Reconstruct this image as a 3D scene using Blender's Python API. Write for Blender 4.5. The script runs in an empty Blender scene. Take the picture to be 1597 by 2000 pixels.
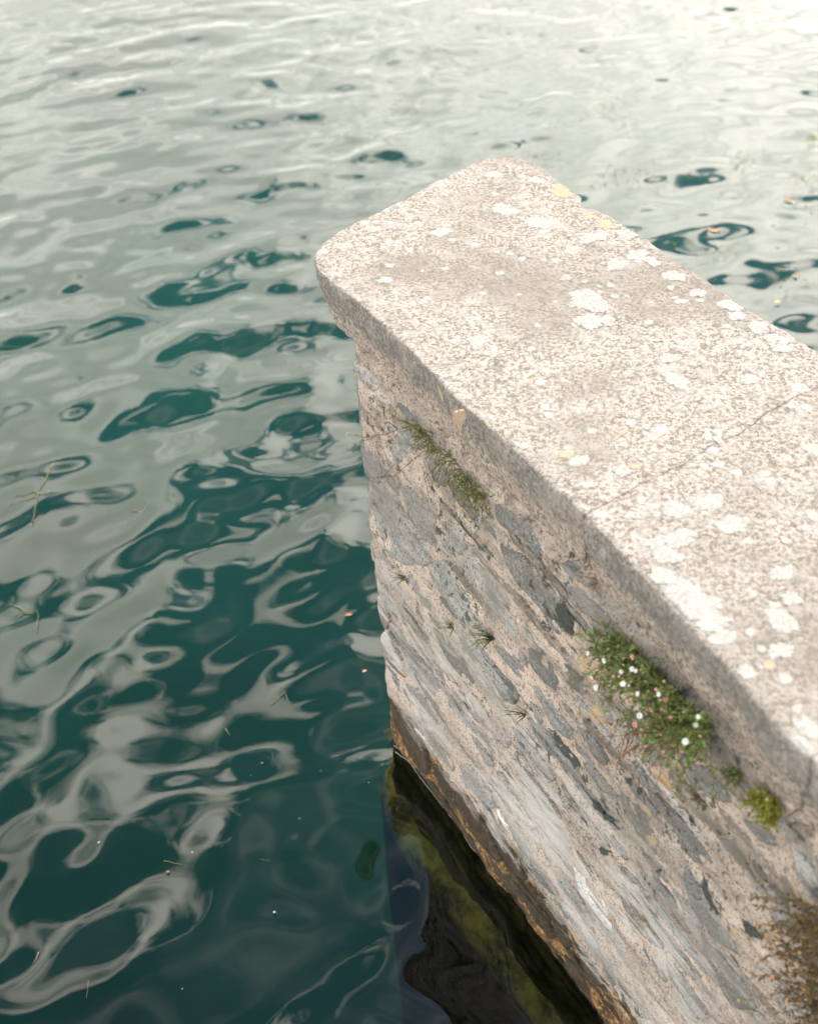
import bpy, bmesh, math, random
import numpy as np
from mathutils import Vector, Matrix, Euler

random.seed(7)
R = math.radians
scene = bpy.context.scene
C = scene.collection

# ------------------------------------------------------------------ camera
IMG_W, IMG_H, FPX = 1597.0, 2000.0, 2300.0          # the photograph's pixel frame and its focal length in pixels
CAM_Z, TOP_Z = 3.16, 1.66                            # eye height and coping top above the water (metres)
CAM_M = np.array([[0.9978, -0.0663, 0.0], [-0.0423, -0.6365, 0.7702], [-0.0511, -0.7685, -0.6379]])
u_, s_, v_ = np.linalg.svd(CAM_M); CAM_M = u_ @ v_
cam_d = bpy.data.cameras.new('camera'); cam = bpy.data.objects.new('camera', cam_d); C.objects.link(cam)
cam_d.sensor_fit = 'HORIZONTAL'; cam_d.sensor_width = 56.0; cam_d.lens = 56.0 * FPX / IMG_W
cam_d.clip_start = 0.05; cam_d.clip_end = 500.0
m = Matrix.Identity(4)
cols = (CAM_M @ np.array([1, 0, 0]), CAM_M @ np.array([0, -1, 0]), CAM_M @ np.array([0, 0, -1]))
for j, c in enumerate(cols):
    for i in range(3): m[i][j] = c[i]
m[2][3] = CAM_Z
cam.matrix_world = m
cam_d.dof.use_dof = True; cam_d.dof.focus_distance = 3.05; cam_d.dof.aperture_fstop = 5.2
scene.camera = cam

# ------------------------------------------------------------------ light
SUN_EL, SUN_AZ = 60.0, 58.0                          # degrees; azimuth measured from +Y (ahead) towards +X (right)
sun_dir = Vector((math.sin(R(SUN_AZ)) * math.cos(R(SUN_EL)), math.cos(R(SUN_AZ)) * math.cos(R(SUN_EL)), math.sin(R(SUN_EL))))
sun_d = bpy.data.lights.new('sun', 'SUN'); sun = bpy.data.objects.new('sun', sun_d); C.objects.link(sun)
sun_d.energy = 1.5; sun_d.angle = R(10); sun_d.color = (1.0, 0.95, 0.88)
sun.rotation_euler = sun_dir.to_track_quat('Z', 'Y').to_euler(); sun.location = (6, 8, 12)

scene.view_settings.view_transform = 'Standard'; scene.view_settings.look = 'None'
scene.view_settings.exposure = 0.58; scene.view_settings.gamma = 1.0
scene.view_settings.use_curve_mapping = False
scene.render.engine = 'CYCLES'
scene.cycles.use_denoising = True
scene.cycles.max_bounces = 8; scene.cycles.transparent_max_bounces = 12
scene.cycles.sample_clamp_indirect = 6.0


class NT:
    """small helper to write node trees"""
    def __init__(s, tree): s.t = tree; s.t.nodes.clear()
    def n(s, kind, props=None, **ins):
        nd = s.t.nodes.new('ShaderNode' + kind)
        for k, v in (props or {}).items(): setattr(nd, k, v)
        for k, v in ins.items():
            k = k.replace('_', ' ')
            sock = nd.inputs[int(k[1:])] if k[0] == 'i' and k[1:].isdigit() else nd.inputs[k]
            s.put(sock, v)
        return nd
    def put(s, sock, v):
        if isinstance(v, bpy.types.Node): v = v.outputs[0]
        if isinstance(v, bpy.types.NodeSocket): s.t.links.new(v, sock)
        else: sock.default_value = v
    def math(s, op, a, b=0.0, clamp=False):
        return s.n('Math', {'operation': op, 'use_clamp': clamp}, i0=a, i1=b)
    def noise(s, vec, scale, detail=4.0, rough=0.55, dist=0.0):
        return s.n('TexNoise', None, Vector=vec, Scale=scale, Detail=detail, Roughness=rough, Distortion=dist).outputs['Fac']
    def ramp(s, v, lo, hi, a=0.0, b=1.0):
        return s.n('MapRange', {'interpolation_type': 'SMOOTHSTEP'}, Value=v, From_Min=lo, From_Max=hi, To_Min=a, To_Max=b).outputs[0]
    def mix(s, f, a, b, mode='MIX'):
        nd = s.t.nodes.new('ShaderNodeMix'); nd.data_type = 'RGBA'; nd.blend_type = mode
        fac = [i for i in nd.inputs if i.name == 'Factor' and i.type == 'VALUE'][0]
        A = [i for i in nd.inputs if i.name == 'A' and i.type == 'RGBA'][0]
        B = [i for i in nd.inputs if i.name == 'B' and i.type == 'RGBA'][0]
        s.put(fac, f); s.put(A, rgba(a)); s.put(B, rgba(b))
        return [o for o in nd.outputs if o.type == 'RGBA'][0]
    def scale(s, vec, sc):
        return s.n('VectorMath', {'operation': 'MULTIPLY'}, i0=vec, i1=sc).outputs[0]

def rgba(c):
    if isinstance(c, (tuple, list)) and len(c) == 3: return (*c, 1.0)
    return c

# ------------------------------------------------------------------ world: sky with broken cloud
world = bpy.data.worlds.new('World'); scene.world = world; world.use_nodes = True
W = NT(world.node_tree)
sky = W.n('TexSky', {'sky_type': 'NISHITA', 'sun_disc': False, 'sun_elevation': R(SUN_EL), 'sun_rotation': R(SUN_AZ), 'ozone_density': 1.5})
gen = W.n('TexCoord').outputs['Generated']
sep = W.n('SeparateXYZ', None, Vector=gen)
dz = W.math('MAXIMUM', sep.outputs[2], 0.0)
den = W.math('ADD', dz, 0.18)
cl = W.n('CombineXYZ', None, X=W.math('DIVIDE', sep.outputs[0], den), Y=W.math('DIVIDE', sep.outputs[1], den), Z=5.1)
cn = W.noise(cl, 3.9, 5.0, 0.52, 0.15)
low = W.math('POWER', W.math('SUBTRACT', 1.0, dz, True), 1.7)
cov = W.math('ADD', cn, W.math('SUBTRACT', W.math('MULTIPLY', low, 1.05), 0.085))
cmask = W.ramp(cov, 0.55, 0.65)
belly = W.noise(cl, 2.6, 3.0, 0.5, 0.5)
dots = W.n('VectorMath', {'operation': 'DOT_PRODUCT'}, i0=gen, i1=tuple(sun_dir)).outputs['Value']
glow = W.math('POWER', W.math('MAXIMUM', dots, 0.0), 3.5)
cb = W.math('MULTIPLY', W.ramp(belly, 0.3, 0.72, 0.8, 1.45), W.math('ADD', 1.7, W.math('MULTIPLY', glow, 6.2)))
cloudcol = W.mix(glow, (1.0, 0.955, 0.88), (1.0, 0.895, 0.795))
cloud = W.n('VectorMath', {'operation': 'SCALE'}, i0=cloudcol, Scale=cb).outputs[0]
skys = W.n('VectorMath', {'operation': 'MULTIPLY'}, i0=sky.outputs[0], i1=(0.125, 0.178, 0.158)).outputs[0]
veil = W.ramp(W.noise(cl, 4.2, 3.0, 0.5, 0.8), 0.45, 0.75, 0.0, 0.16)             # thin high cloud between the cumulus
tot = W.mix(cmask, W.mix(veil, skys, cloud), cloud)
bg = W.n('Background', None, Color=tot, Strength=1.0)
W.n('OutputWorld', None, Surface=bg)

# ------------------------------------------------------------------ from the photograph's pixels to places
ANG = math.atan2(-0.9052, 0.4250)                    # the wall runs along this direction
D2 = np.array([math.cos(ANG), math.sin(ANG)]); N2 = np.array([-math.sin(ANG), math.cos(ANG)])
FACE = 1.06                                         # distance of the wall's water face from the camera's plumb line
def ray(px, py): return CAM_M @ np.array([(px - IMG_W / 2) / FPX, (py - IMG_H / 2) / FPX, 1.0])
def at_z(px, py, z=0.0):
    d = ray(px, py); t = (z - CAM_Z) / d[2]; return np.array([d[0] * t, d[1] * t, z])
def at_w(px, py, w=0.0):
    """point of the pixel's ray on the plane parallel to the wall face, in wall coordinates (u along, w into, z up)"""
    d = ray(px, py); t = (FACE + w) / (d[0] * N2[0] + d[1] * N2[1])
    return np.array([(d[0] * D2[0] + d[1] * D2[1]) * t, w, CAM_Z + d[2] * t])
def batter(u, z):
    """the face flares out a little towards the water at the lake end"""
    return -np.interp(u, [-2.45, -1.35, -0.6], [0.052, 0.0, -0.012]) * np.clip(1 - np.asarray(z) / 1.46, -0.2, 1.2)
def at_face(px, py, w=0.0):
    ww = w
    for _ in range(8):
        q = at_w(px, py, ww); ww = w + float(batter(q[0], q[2]))
    return at_w(px, py, ww)
def to_uw(p): return np.array([p[0] * D2[0] + p[1] * D2[1], p[0] * N2[0] + p[1] * N2[1] - FACE])
def to_xyz(q):
    u, w, z = q; w = w + FACE
    return Vector((u * D2[0] + w * N2[0], u * D2[1] + w * N2[1], z))

# ------------------------------------------------------------------ numpy noise
def _h(ix, iy, iz, seed):
    h = (ix.astype(np.int64) * 374761393 + iy.astype(np.int64) * 668265263 + iz.astype(np.int64) * 2147483647 + seed * 974634777) & 0x7fffffff
    h = ((h ^ (h >> 13)) * 1274126177) & 0x7fffffff
    return ((h ^ (h >> 16)) & 0xffff) / 32767.5 - 1.0
def vnoise(p, seed=0):
    p = np.asarray(p, float); i = np.floor(p); f = p - i; f = f * f * (3 - 2 * f); i = i.astype(np.int64)
    r = 0.0
    for a in (0, 1):
        for b in (0, 1):
            for c in (0, 1):
                wgt = (f[..., 0] if a else 1 - f[..., 0]) * (f[..., 1] if b else 1 - f[..., 1]) * (f[..., 2] if c else 1 - f[..., 2])
                r = r + wgt * _h(i[..., 0] + a, i[..., 1] + b, i[..., 2] + c, seed)
    return r
def fbm(p, scale, octv=4, seed=0):
    p = np.asarray(p, float) * scale; r = 0.0; a = 1.0
    for k in range(octv): r = r + a * vnoise(p, seed + k); p = p * 2.07 + 3.1; a *= 0.5
    return r

# ------------------------------------------------------------------ object helpers
def mesh_obj(name, verts, faces, mat, parent=None, smooth=True, loc=None):
    me = bpy.data.meshes.new(name); me.from_pydata([tuple(v) for v in verts], [], [tuple(f) for f in faces]); me.update()
    if smooth: me.polygons.foreach_set('use_smooth', [True] * len(me.polygons))
    if mat: me.materials.append(mat)
    o = bpy.data.objects.new(name, me); C.objects.link(o)
    if parent: o.parent = parent
    if loc is not None: o.location = loc
    return o
def tag(o, label=None, cat=None, group=None, kind=None):
    if label: o['label'] = label
    if cat: o['category'] = cat
    if group: o['group'] = group
    if kind: o['kind'] = kind
    return o
def empty(name, loc=(0, 0, 0), rz=0.0):
    o = bpy.data.objects.new(name, None); C.objects.link(o); o.location = loc; o.rotation_euler = (0, 0, rz); o.empty_display_size = 0.1
    return o
def set_core(o, vals):
    at = o.data.attributes.new('core', 'FLOAT', 'POINT'); at.data.foreach_set('value', np.asarray(vals, np.float32))
def fix_normals(o):
    bm = bmesh.new(); bm.from_mesh(o.data); bmesh.ops.recalc_face_normals(bm, faces=bm.faces); bm.to_mesh(o.data); bm.free()

# ------------------------------------------------------------------ materials
def new_mat(name):
    mt = bpy.data.materials.new(name); mt.use_nodes = True
    return mt, NT(mt.node_tree)
def principled(T, col, rough=0.85, bump=None, spec=0.3, **kw):
    p = T.n('BsdfPrincipled', None, Base_Color=rgba(col), Roughness=rough)
    p.inputs['Specular IOR Level'].default_value = spec
    for k, v in kw.items(): T.put(p.inputs[k.replace('_', ' ')], v)
    if bump is not None: T.put(p.inputs['Normal'], bump)
    T.n('OutputMaterial', None, Surface=p)
    return p
def bump(T, h, strength, dist, prev=None):
    b = T.n('Bump', None, Height=h, Strength=strength, Distance=dist)
    if prev is not None: T.put(b.inputs['Normal'], prev)
    return b.outputs[0]
def wall_coords(T):
    pos = T.n('NewGeometry').outputs['Position']
    vr = T.n('VectorRotate', {'rotation_type': 'Z_AXIS'}, Vector=pos, Angle=-ANG).outputs[0]
    return pos, vr

def coping_material():
    mt, T = new_mat('weathered_coping_stone')
    pos, loc = wall_coords(T)
    g1 = T.noise(pos, 100, 5, 0.7); g2 = T.noise(pos, 330, 2, 0.6); g3 = T.noise(pos, 22, 4, 0.6)
    big = T.noise(pos, 3.2, 4, 0.55); mid = T.noise(pos, 9, 4, 0.6)
    c = T.mix(T.ramp(g1, 0.44, 0.55), (0.175, 0.138, 0.106), (0.41, 0.36, 0.322))
    c = T.mix(T.ramp(g2, 0.5, 0.68, 0, 0.75), c, (0.504, 0.462, 0.434))
    c = T.mix(T.ramp(g2, 0.30, 0.44, 0.7, 0.0), c, (0.140, 0.115, 0.091))
    c = T.mix(T.ramp(g3, 0.48, 0.68, 0, 0.6), c, (0.434, 0.392, 0.371))
    c = T.mix(T.ramp(big, 0.5, 0.72, 0, 0.55), c, (0.231, 0.199, 0.164))
    c = T.mix(T.ramp(mid, 0.60, 0.75, 0, 0.45), c, (0.385, 0.294, 0.203))
    rnd_ = T.n('ObjectInfo').outputs['Random']
    c = T.mix(T.ramp(T.noise(pos, 1.6, 5, 0.62, 0.4), 0.47, 0.66, 0, 0.50), c, (0.20, 0.172, 0.142))
    c = T.mix(T.ramp(T.noise(pos, 5.5, 5, 0.7, 0.6), 0.55, 0.68, 0, 0.5), c, (0.185, 0.165, 0.14))
    c = T.n('HueSaturation', None, Color=c, Value=T.ramp(rnd_, 0, 1, 0.93, 1.07)).outputs[0]
    wob = T.n('VectorMath', {'operation': 'ADD'}, i0=pos, i1=T.scale(T.n('TexNoise', None, Vector=pos, Scale=7.0, Detail=4.0).outputs['Color'], (0.16, 0.16, 0.16))).outputs[0]
    ck = T.n('TexVoronoi', {'feature': 'DISTANCE_TO_EDGE'}, Vector=wob, Scale=1.5)
    crack = T.math('MULTIPLY', T.ramp(ck.outputs['Distance'], 0.001, 0.006, 1, 0), T.ramp(T.noise(pos, 2.1, 2), 0.52, 0.58))
    c = T.mix(T.math('MULTIPLY', crack, 0.35), c, (0.06, 0.05, 0.04))
    # small pale lichen dots
    vor = T.n('TexVoronoi', {'feature': 'F1'}, Vector=T.n('VectorMath', {'operation': 'ADD'}, i0=pos, i1=T.scale(T.n('TexNoise', None, Vector=pos, Scale=60.0).outputs['Color'], (0.012, 0.012, 0.012))).outputs[0], Scale=34.0)
    rnd = T.n('SeparateColor', None, Color=vor.outputs['Color'])
    size = T.ramp(rnd.outputs[0], 0.62, 1.0, 0.0, 0.42)
    dot = T.ramp(T.math('SUBTRACT', vor.outputs['Distance'], size), -0.10, 0.06, 0.55, 0.0)
    c = T.mix(dot, c, (0.518, 0.490, 0.465))
    # greyer mottling on the upright faces, strongest along their upper part
    nz = T.n('SeparateXYZ', None, Vector=T.n('NewGeometry').outputs['Normal']).outputs[2]
    upright = T.ramp(nz, 0.35, 0.8, 1.0, 0.0)
    st = T.noise(T.scale(loc, (30, 30, 9)), 1.0, 4, 0.6)
    c = T.mix(T.math('MULTIPLY', upright, T.ramp(st, 0.42, 0.62, 0.15, 0.75)), c, (0.189, 0.183, 0.171))
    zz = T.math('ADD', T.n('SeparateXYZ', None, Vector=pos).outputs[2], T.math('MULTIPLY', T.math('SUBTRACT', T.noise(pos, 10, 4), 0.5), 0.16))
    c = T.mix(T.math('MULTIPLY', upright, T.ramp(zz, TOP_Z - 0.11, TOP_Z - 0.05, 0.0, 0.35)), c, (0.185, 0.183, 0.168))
    c = T.mix(T.math('MULTIPLY', upright, T.math('MULTIPLY', T.ramp(zz, TOP_Z - 0.13, TOP_Z - 0.07, 1.0, 0.0), T.ramp(g1, 0.42, 0.56, 0, 0.8))), c, (0.52, 0.43, 0.35))
    c = T.mix(T.math('MULTIPLY', upright, T.ramp(T.noise(pos, 8, 3), 0.5, 0.62, 0, 0.4)), c, (0.385, 0.329, 0.273))
    c = T.mix(T.math('MULTIPLY', upright, T.ramp(g1, 0.40, 0.50, 0.45, 0.0)), c, (0.10, 0.088, 0.072))
    c = T.mix(T.math('MULTIPLY', upright, T.ramp(g1, 0.54, 0.66, 0.0, 0.5)), c, (0.42, 0.38, 0.34))
    b = bump(T, g3, 0.8, 0.012); b = bump(T, g1, 0.7, 0.004, b); b = bump(T, g2, 0.5, 0.0015, b)
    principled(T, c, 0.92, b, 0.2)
    return mt

def wall_material(name, base, alt, rough=0.85, mortar=False, pale=0.0):
    mt, T = new_mat(name)
    pos, loc = wall_coords(T)
    z = T.n('SeparateXYZ', None, Vector=pos).outputs[2]
    rnd = T.n('ObjectInfo').outputs['Random']
    grain = T.noise(pos, 140, 4, 0.65); fine = T.noise(pos, 420, 2, 0.6)
    streak = T.noise(T.scale(loc, (8, 24, 34)), 1.0, 5, 0.62, 0.3)
    patch = T.noise(pos, 14, 5, 0.62, 0.4)
    band = T.noise(T.scale(loc, (2.5, 8, 11)), 1.0, 4, 0.55, 0.4)
    c = T.mix(T.ramp(streak if not mortar else band, 0.42, 0.58), base, alt)
    if not mortar:
        val = T.n('HueSaturation', None, Color=c, Value=T.ramp(rnd, 0, 1, 0.68, 1.45), Saturation=1.0)
        c = val.outputs[0]
        core = T.n('Attribute', {'attribute_name': 'core'}).outputs['Fac']
        sm = T.noise(T.scale(loc, (12, 24, 26)), 1.0, 5, 0.65, 0.5)
        rim = T.math('ADD', core, T.math('MULTIPLY', T.math('SUBTRACT', sm, 0.5), 1.7))
        line = T.math('MULTIPLY', T.math('MULTIPLY', T.ramp(rim, -0.04, 0.03), T.ramp(rim, 0.10, 0.20, 1, 0)), T.ramp(T.noise(pos, 8, 3), 0.48, 0.58))
        c = T.mix(T.math('MULTIPLY', line, 0.75), c, (0.07, 0.058, 0.045))  # crevice shadow painted as a broken dark line inside the rim
        c = T.mix(T.ramp(rim, -0.12, 0.02, 0.9, 0.0), c, (0.53, 0.43, 0.355))             # mortar smeared over the stone's rim
        c = T.mix(T.ramp(patch, 0.58, 0.68, 0, 0.35), c, (0.44, 0.37, 0.31))
    c = T.mix(T.ramp(grain, 0.52, 0.66, 0, 0.75 if mortar else 0.5), c, (0.60, 0.52, 0.46) if mortar else (0.50, 0.49, 0.47))
    c = T.mix(T.ramp(grain, 0.36, 0.46, 0.9, 0), c, (0.14, 0.108, 0.08))
    c = T.mix(T.ramp(T.noise(pos, 52, 4, 0.7), 0.56, 0.64, 0, 0.7 if mortar else 0.35), c, (0.17, 0.145, 0.12))
    # grey weathering and brown stain, drawn out along the courses
    c = T.mix(T.ramp(T.noise(T.scale(loc, (3, 9, 13)), 1.0, 4, 0.6, 0.6), 0.53, 0.62, 0, 0.45 if mortar else 0.7), c, (0.155, 0.138, 0.12))
    c = T.mix(T.ramp(T.noise(pos, 5, 4, 0.6), 0.48, 0.64, 0, 0.55 if mortar else 0.6), c, (0.23, 0.22, 0.203))
    c = T.mix(T.ramp(T.noise(T.scale(pos, (1, 1, 1.6)), 7.7, 5, 0.65), 0.60, 0.72, 0, 0.7), c, (0.17, 0.13, 0.085))
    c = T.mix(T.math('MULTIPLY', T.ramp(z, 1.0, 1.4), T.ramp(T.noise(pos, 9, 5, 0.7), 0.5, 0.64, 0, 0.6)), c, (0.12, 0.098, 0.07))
    # black crust lichen, thickest in the upper courses
    bk = T.noise(pos, 34, 5, 0.7, 0.3); bkm = T.noise(pos, 4.0, 2, 0.5)
    blk = T.math('MULTIPLY', T.ramp(bk, 0.565, 0.60), T.ramp(bkm, 0.44, 0.54))
    blk = T.math('MULTIPLY', blk, T.ramp(z, 0.45, 0.75))
    c = T.mix(T.math('MULTIPLY', blk, 0.85), c, (0.05, 0.053, 0.048))
    # small black pits
    v = T.n('TexVoronoi', {'feature': 'F1'}, Vector=T.scale(loc, (1.0, 1.0, 1.5)), Scale=85.0)
    vr = T.n('SeparateColor', None, Color=v.outputs['Color']).outputs[0]
    pit = T.math('MULTIPLY', T.ramp(v.outputs['Distance'], 0.14, 0.24, 1, 0), T.ramp(vr, 0.62, 0.64))
    pit = T.math('MULTIPLY', pit, T.ramp(patch, 0.42, 0.5))
    c = T.mix(T.math('MULTIPLY', pit, 0.8), c, (0.05, 0.045, 0.04))
    # orange lichen
    c = T.mix(T.math('MULTIPLY', T.ramp(T.noise(pos, 11, 3, 0.5), 0.66, 0.70, 0, 0.6), T.ramp(z, 0.6, 0.9)), c, (0.55, 0.38, 0.20))
    # white lime bloom in a belt above the water
    wn = T.noise(T.scale(loc, (4, 14, 17)), 1.0, 5, 0.62, 0.4)
    belt = T.math('MULTIPLY', T.ramp(z, 0.20, 0.34), T.ramp(z, 0.62, 0.95, 1, 0))
    c = T.mix(T.math('MULTIPLY', T.math('MULTIPLY', belt, T.ramp(T.noise(pos, 3.5, 3, 0.5), 0.40, 0.58, 0.45, 1.0)), T.ramp(wn, 0.46, 0.58, 0.0, 0.85)), c, (0.56, 0.54, 0.52))
    c = T.mix(T.math('MULTIPLY', belt, T.ramp(T.noise(pos, 160, 3, 0.7), 0.52, 0.66, 0, 0.5)), c, (0.60, 0.585, 0.57))
    # tide mark: brown algae stain, ochre in the joints
    zt = T.math('ADD', z, T.math('MULTIPLY', T.math('SUBTRACT', T.noise(T.scale(loc, (5, 8, 16)), 1.0, 5, 0.7, 0.5), 0.5), 0.42))
    wet = T.ramp(zt, 0.20, 0.245, 1.0, 0.0)
    tide = T.mix(T.ramp(T.noise(pos, 26, 5, 0.7), 0.42, 0.62), (0.035, 0.024, 0.013), (0.27, 0.14, 0.042) if mortar else (0.065, 0.048, 0.032))
    tide = T.mix(T.ramp(T.noise(pos, 75, 3, 0.6), 0.5, 0.66, 0, 0.75), tide, (0.56, 0.35, 0.14) if mortar else (0.10, 0.073, 0.046))
    c = T.mix(T.math('MULTIPLY', wet, 0.93), c, tide)
    # under water: olive algae
    sub = T.ramp(z, -0.03, 0.004, 1.0, 0.0)
    alg = T.mix(T.ramp(T.noise(pos, 9, 5, 0.65), 0.4, 0.62), (0.035, 0.028, 0.008), (0.10, 0.085, 0.016))
    c = T.mix(sub, c, alg)
    b = bump(T, patch, 0.8, 0.016); b = bump(T, streak, 0.5 if not mortar else 0.15, 0.006, b); b = bump(T, grain, 1.0 if mortar else 0.7, 0.006, b); b = bump(T, fine, 0.4, 0.001, b)
    rr = T.math('SUBTRACT', rough, T.math('MULTIPLY', T.ramp(z, 0.02, 0.07, 1, 0), 0.45))
    principled(T, c, rr, b, 0.25)
    return mt

def simple_mat(name, a, b_, scale=40.0, rough=0.7, bmp=0.0, sub=None, random_hue=0.0):
    mt, T = new_mat(name)
    pos = T.n('NewGeometry').outputs['Position']
    c = T.mix(T.ramp(T.noise(pos, scale, 3, 0.6), 0.35, 0.65), a, b_)
    if random_hue:
        rn = T.n('NewGeometry').outputs['Random Per Island']
        c = T.n('HueSaturation', None, Color=c, Hue=T.ramp(rn, 0, 1, 0.5 - random_hue, 0.5 + random_hue), Value=T.ramp(T.math('FRACT', T.math('MULTIPLY', rn, 7.13)), 0, 1, 0.6, 1.45)).outputs[0]
    bb = bump(T, T.noise(pos, scale * 3, 3), bmp, 0.004) if bmp else None
    p = principled(T, c, rough, bb, 0.3)
    if sub:
        p.inputs['Transmission Weight'].default_value = 0.0
        p.inputs['Subsurface Weight'].default_value = sub; p.inputs['Subsurface Radius'].default_value = (0.004, 0.006, 0.002)
    return mt

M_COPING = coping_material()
M_MORTAR = wall_material('pinkish_lime_mortar', (0.62, 0.51, 0.425), (0.45, 0.375, 0.315), 0.92, True)
M_STONE = {
    'g': wall_material('grey_slate_stone', (0.185, 0.188, 0.178), (0.275, 0.272, 0.258)),
    'b': wall_material('blue_grey_stone', (0.195, 0.203, 0.198), (0.285, 0.288, 0.277)),
    'p': wall_material('pale_stone', (0.33, 0.32, 0.30), (0.44, 0.425, 0.40)),
    'd': wall_material('dark_stone', (0.105, 0.112, 0.108), (0.20, 0.20, 0.19)),
    'n': wall_material('brown_stone', (0.175, 0.15, 0.122), (0.25, 0.22, 0.185)),
    'w': wall_material('white_stone', (0.58, 0.575, 0.57), (0.70, 0.69, 0.68)),
}
def crust_mat(name, a, b_, lo=0.18):
    """crust that breaks up into grains towards its rim (the mesh attribute core runs from 0 at the rim to 1)"""
    mt, T = new_mat(name)
    pos = T.n('NewGeometry').outputs['Position']
    c = T.mix(T.ramp(T.noise(pos, 150, 3, 0.6), 0.36, 0.64), a, b_)
    core = T.n('Attribute', {'attribute_name': 'core'}).outputs['Fac']
    nz = T.math('ADD', T.math('MULTIPLY', T.math('SUBTRACT', T.noise(pos, 95, 4, 0.75), 0.5), 3.3), core)
    p = T.n('BsdfPrincipled', None, Base_Color=c, Roughness=0.95, Normal=bump(T, T.noise(pos, 220, 3), 0.6, 0.002))
    p.inputs['Specular IOR Level'].default_value = 0.15
    mx = T.n('MixShader', None, i0=T.ramp(nz, lo, lo + 0.14), i1=T.n('BsdfTransparent'), i2=p)
    T.n('OutputMaterial', None, Surface=mx)
    return mt
M_LICHEN = crust_mat('white_crust_lichen', (0.42, 0.392, 0.365), (0.315, 0.292, 0.268))
M_LICHEN_O = crust_mat('ochre_crust_lichen', (0.44, 0.34, 0.235), (0.40, 0.31, 0.22))
M_LICHEN_B = crust_mat('black_crust_lichen', (0.05, 0.055, 0.05), (0.085, 0.092, 0.085), 0.35)
M_LEAF = simple_mat('green_leaf', (0.10, 0.155, 0.035), (0.19, 0.225, 0.065), 60, 0.55, 0, None, 0.03)
M_LEAF_D = simple_mat('dry_leaf', (0.085, 0.085, 0.022), (0.16, 0.085, 0.03), 60, 0.6, 0, None, 0.03)
M_GRASS = simple_mat('grass_blade', (0.12, 0.19, 0.04), (0.22, 0.25, 0.08), 40, 0.55, 0, None, 0.03)
M_STEM = simple_mat('reddish_stem', (0.16, 0.085, 0.045), (0.13, 0.12, 0.04), 50, 0.6)
M_STEM_D = simple_mat('dry_stem', (0.20, 0.125, 0.065), (0.12, 0.07, 0.035), 50, 0.7)
M_PETAL = simple_mat('white_petal', (0.80, 0.79, 0.77), (0.74, 0.73, 0.72), 300, 0.6)
M_PETAL_P = simple_mat('pink_petal', (0.68, 0.27, 0.24), (0.74, 0.42, 0.36), 300, 0.6)
M_BUD = simple_mat('pale_bud', (0.62, 0.50, 0.28), (0.52, 0.45, 0.22), 300, 0.6)
M_ORANGE = simple_mat('orange_flower', (0.68, 0.27, 0.09), (0.62, 0.36, 0.16), 300, 0.6)
M_YELLOW = simple_mat('yellow_disc', (0.62, 0.47, 0.09), (0.55, 0.40, 0.06), 300, 0.7)
M_MOSS = simple_mat('yellow_green_moss', (0.17, 0.18, 0.025), (0.27, 0.25, 0.045), 60, 0.8, 0, None, 0.02)
M_ALGA = simple_mat('floating_weed', (0.10, 0.10, 0.035), (0.17, 0.15, 0.06), 60, 0.6)
M_TWIG = simple_mat('pale_twig', (0.34, 0.26, 0.15), (0.22, 0.15, 0.08), 60, 0.7)
M_RED = simple_mat('rusty_leaf', (0.33, 0.12, 0.05), (0.42, 0.2, 0.09), 60, 0.6)
M_SPECK = simple_mat('pale_speck', (0.62, 0.6, 0.55), (0.5, 0.47, 0.42), 60, 0.7)
M_SCUM = simple_mat('grey_scum', (0.40, 0.39, 0.37), (0.27, 0.26, 0.24), 60, 0.6)

def foundation_material():
    mt, T = new_mat('algae_covered_footing')
    pos = T.n('NewGeometry').outputs['Position']
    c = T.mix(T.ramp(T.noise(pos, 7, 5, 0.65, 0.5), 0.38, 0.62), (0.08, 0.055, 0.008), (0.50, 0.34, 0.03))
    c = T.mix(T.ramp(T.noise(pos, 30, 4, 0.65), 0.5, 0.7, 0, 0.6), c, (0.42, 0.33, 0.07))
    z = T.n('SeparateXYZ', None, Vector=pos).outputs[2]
    c = T.mix(T.ramp(T.math('ADD', z, T.math('MULTIPLY', T.noise(pos, 8, 3), 0.12)), -0.36, -0.30, 1.0, 0.0), c, (0.03, 0.028, 0.018))  # sides below the lip painted dark, standing in for the wall's black reflection
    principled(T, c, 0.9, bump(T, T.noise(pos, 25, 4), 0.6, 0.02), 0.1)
    return mt
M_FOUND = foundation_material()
def bed_material():
    mt, T = new_mat('lake_bed_silt')
    pos = T.n('NewGeometry').outputs['Position']
    c = T.mix(T.ramp(T.noise(pos, 1.1, 4, 0.6), 0.3, 0.7), (0.022, 0.120, 0.098), (0.034, 0.165, 0.135))
    principled(T, c, 1.0, None, 0.0)
    return mt
M_BED = bed_material()
def water_material():
    mt, T = new_mat('lake_water')
    fr = T.n('Fresnel', None, IOR=1.42)
    gl = T.n('BsdfGlossy', None, Color=(1, 1, 1, 1), Roughness=0.0)
    tr = T.n('BsdfTransparent', None, Color=(0.97, 1.0, 0.985, 1))
    mx = T.n('MixShader', None, i0=fr.outputs[0], i1=tr, i2=gl)
    va = T.n('VolumeAbsorption', None, Color=(0.74, 0.83, 0.77, 1), Density=1.9)
    T.n('OutputMaterial', None, Surface=mx, Volume=va)
    return mt
M_WATER = water_material()

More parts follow.
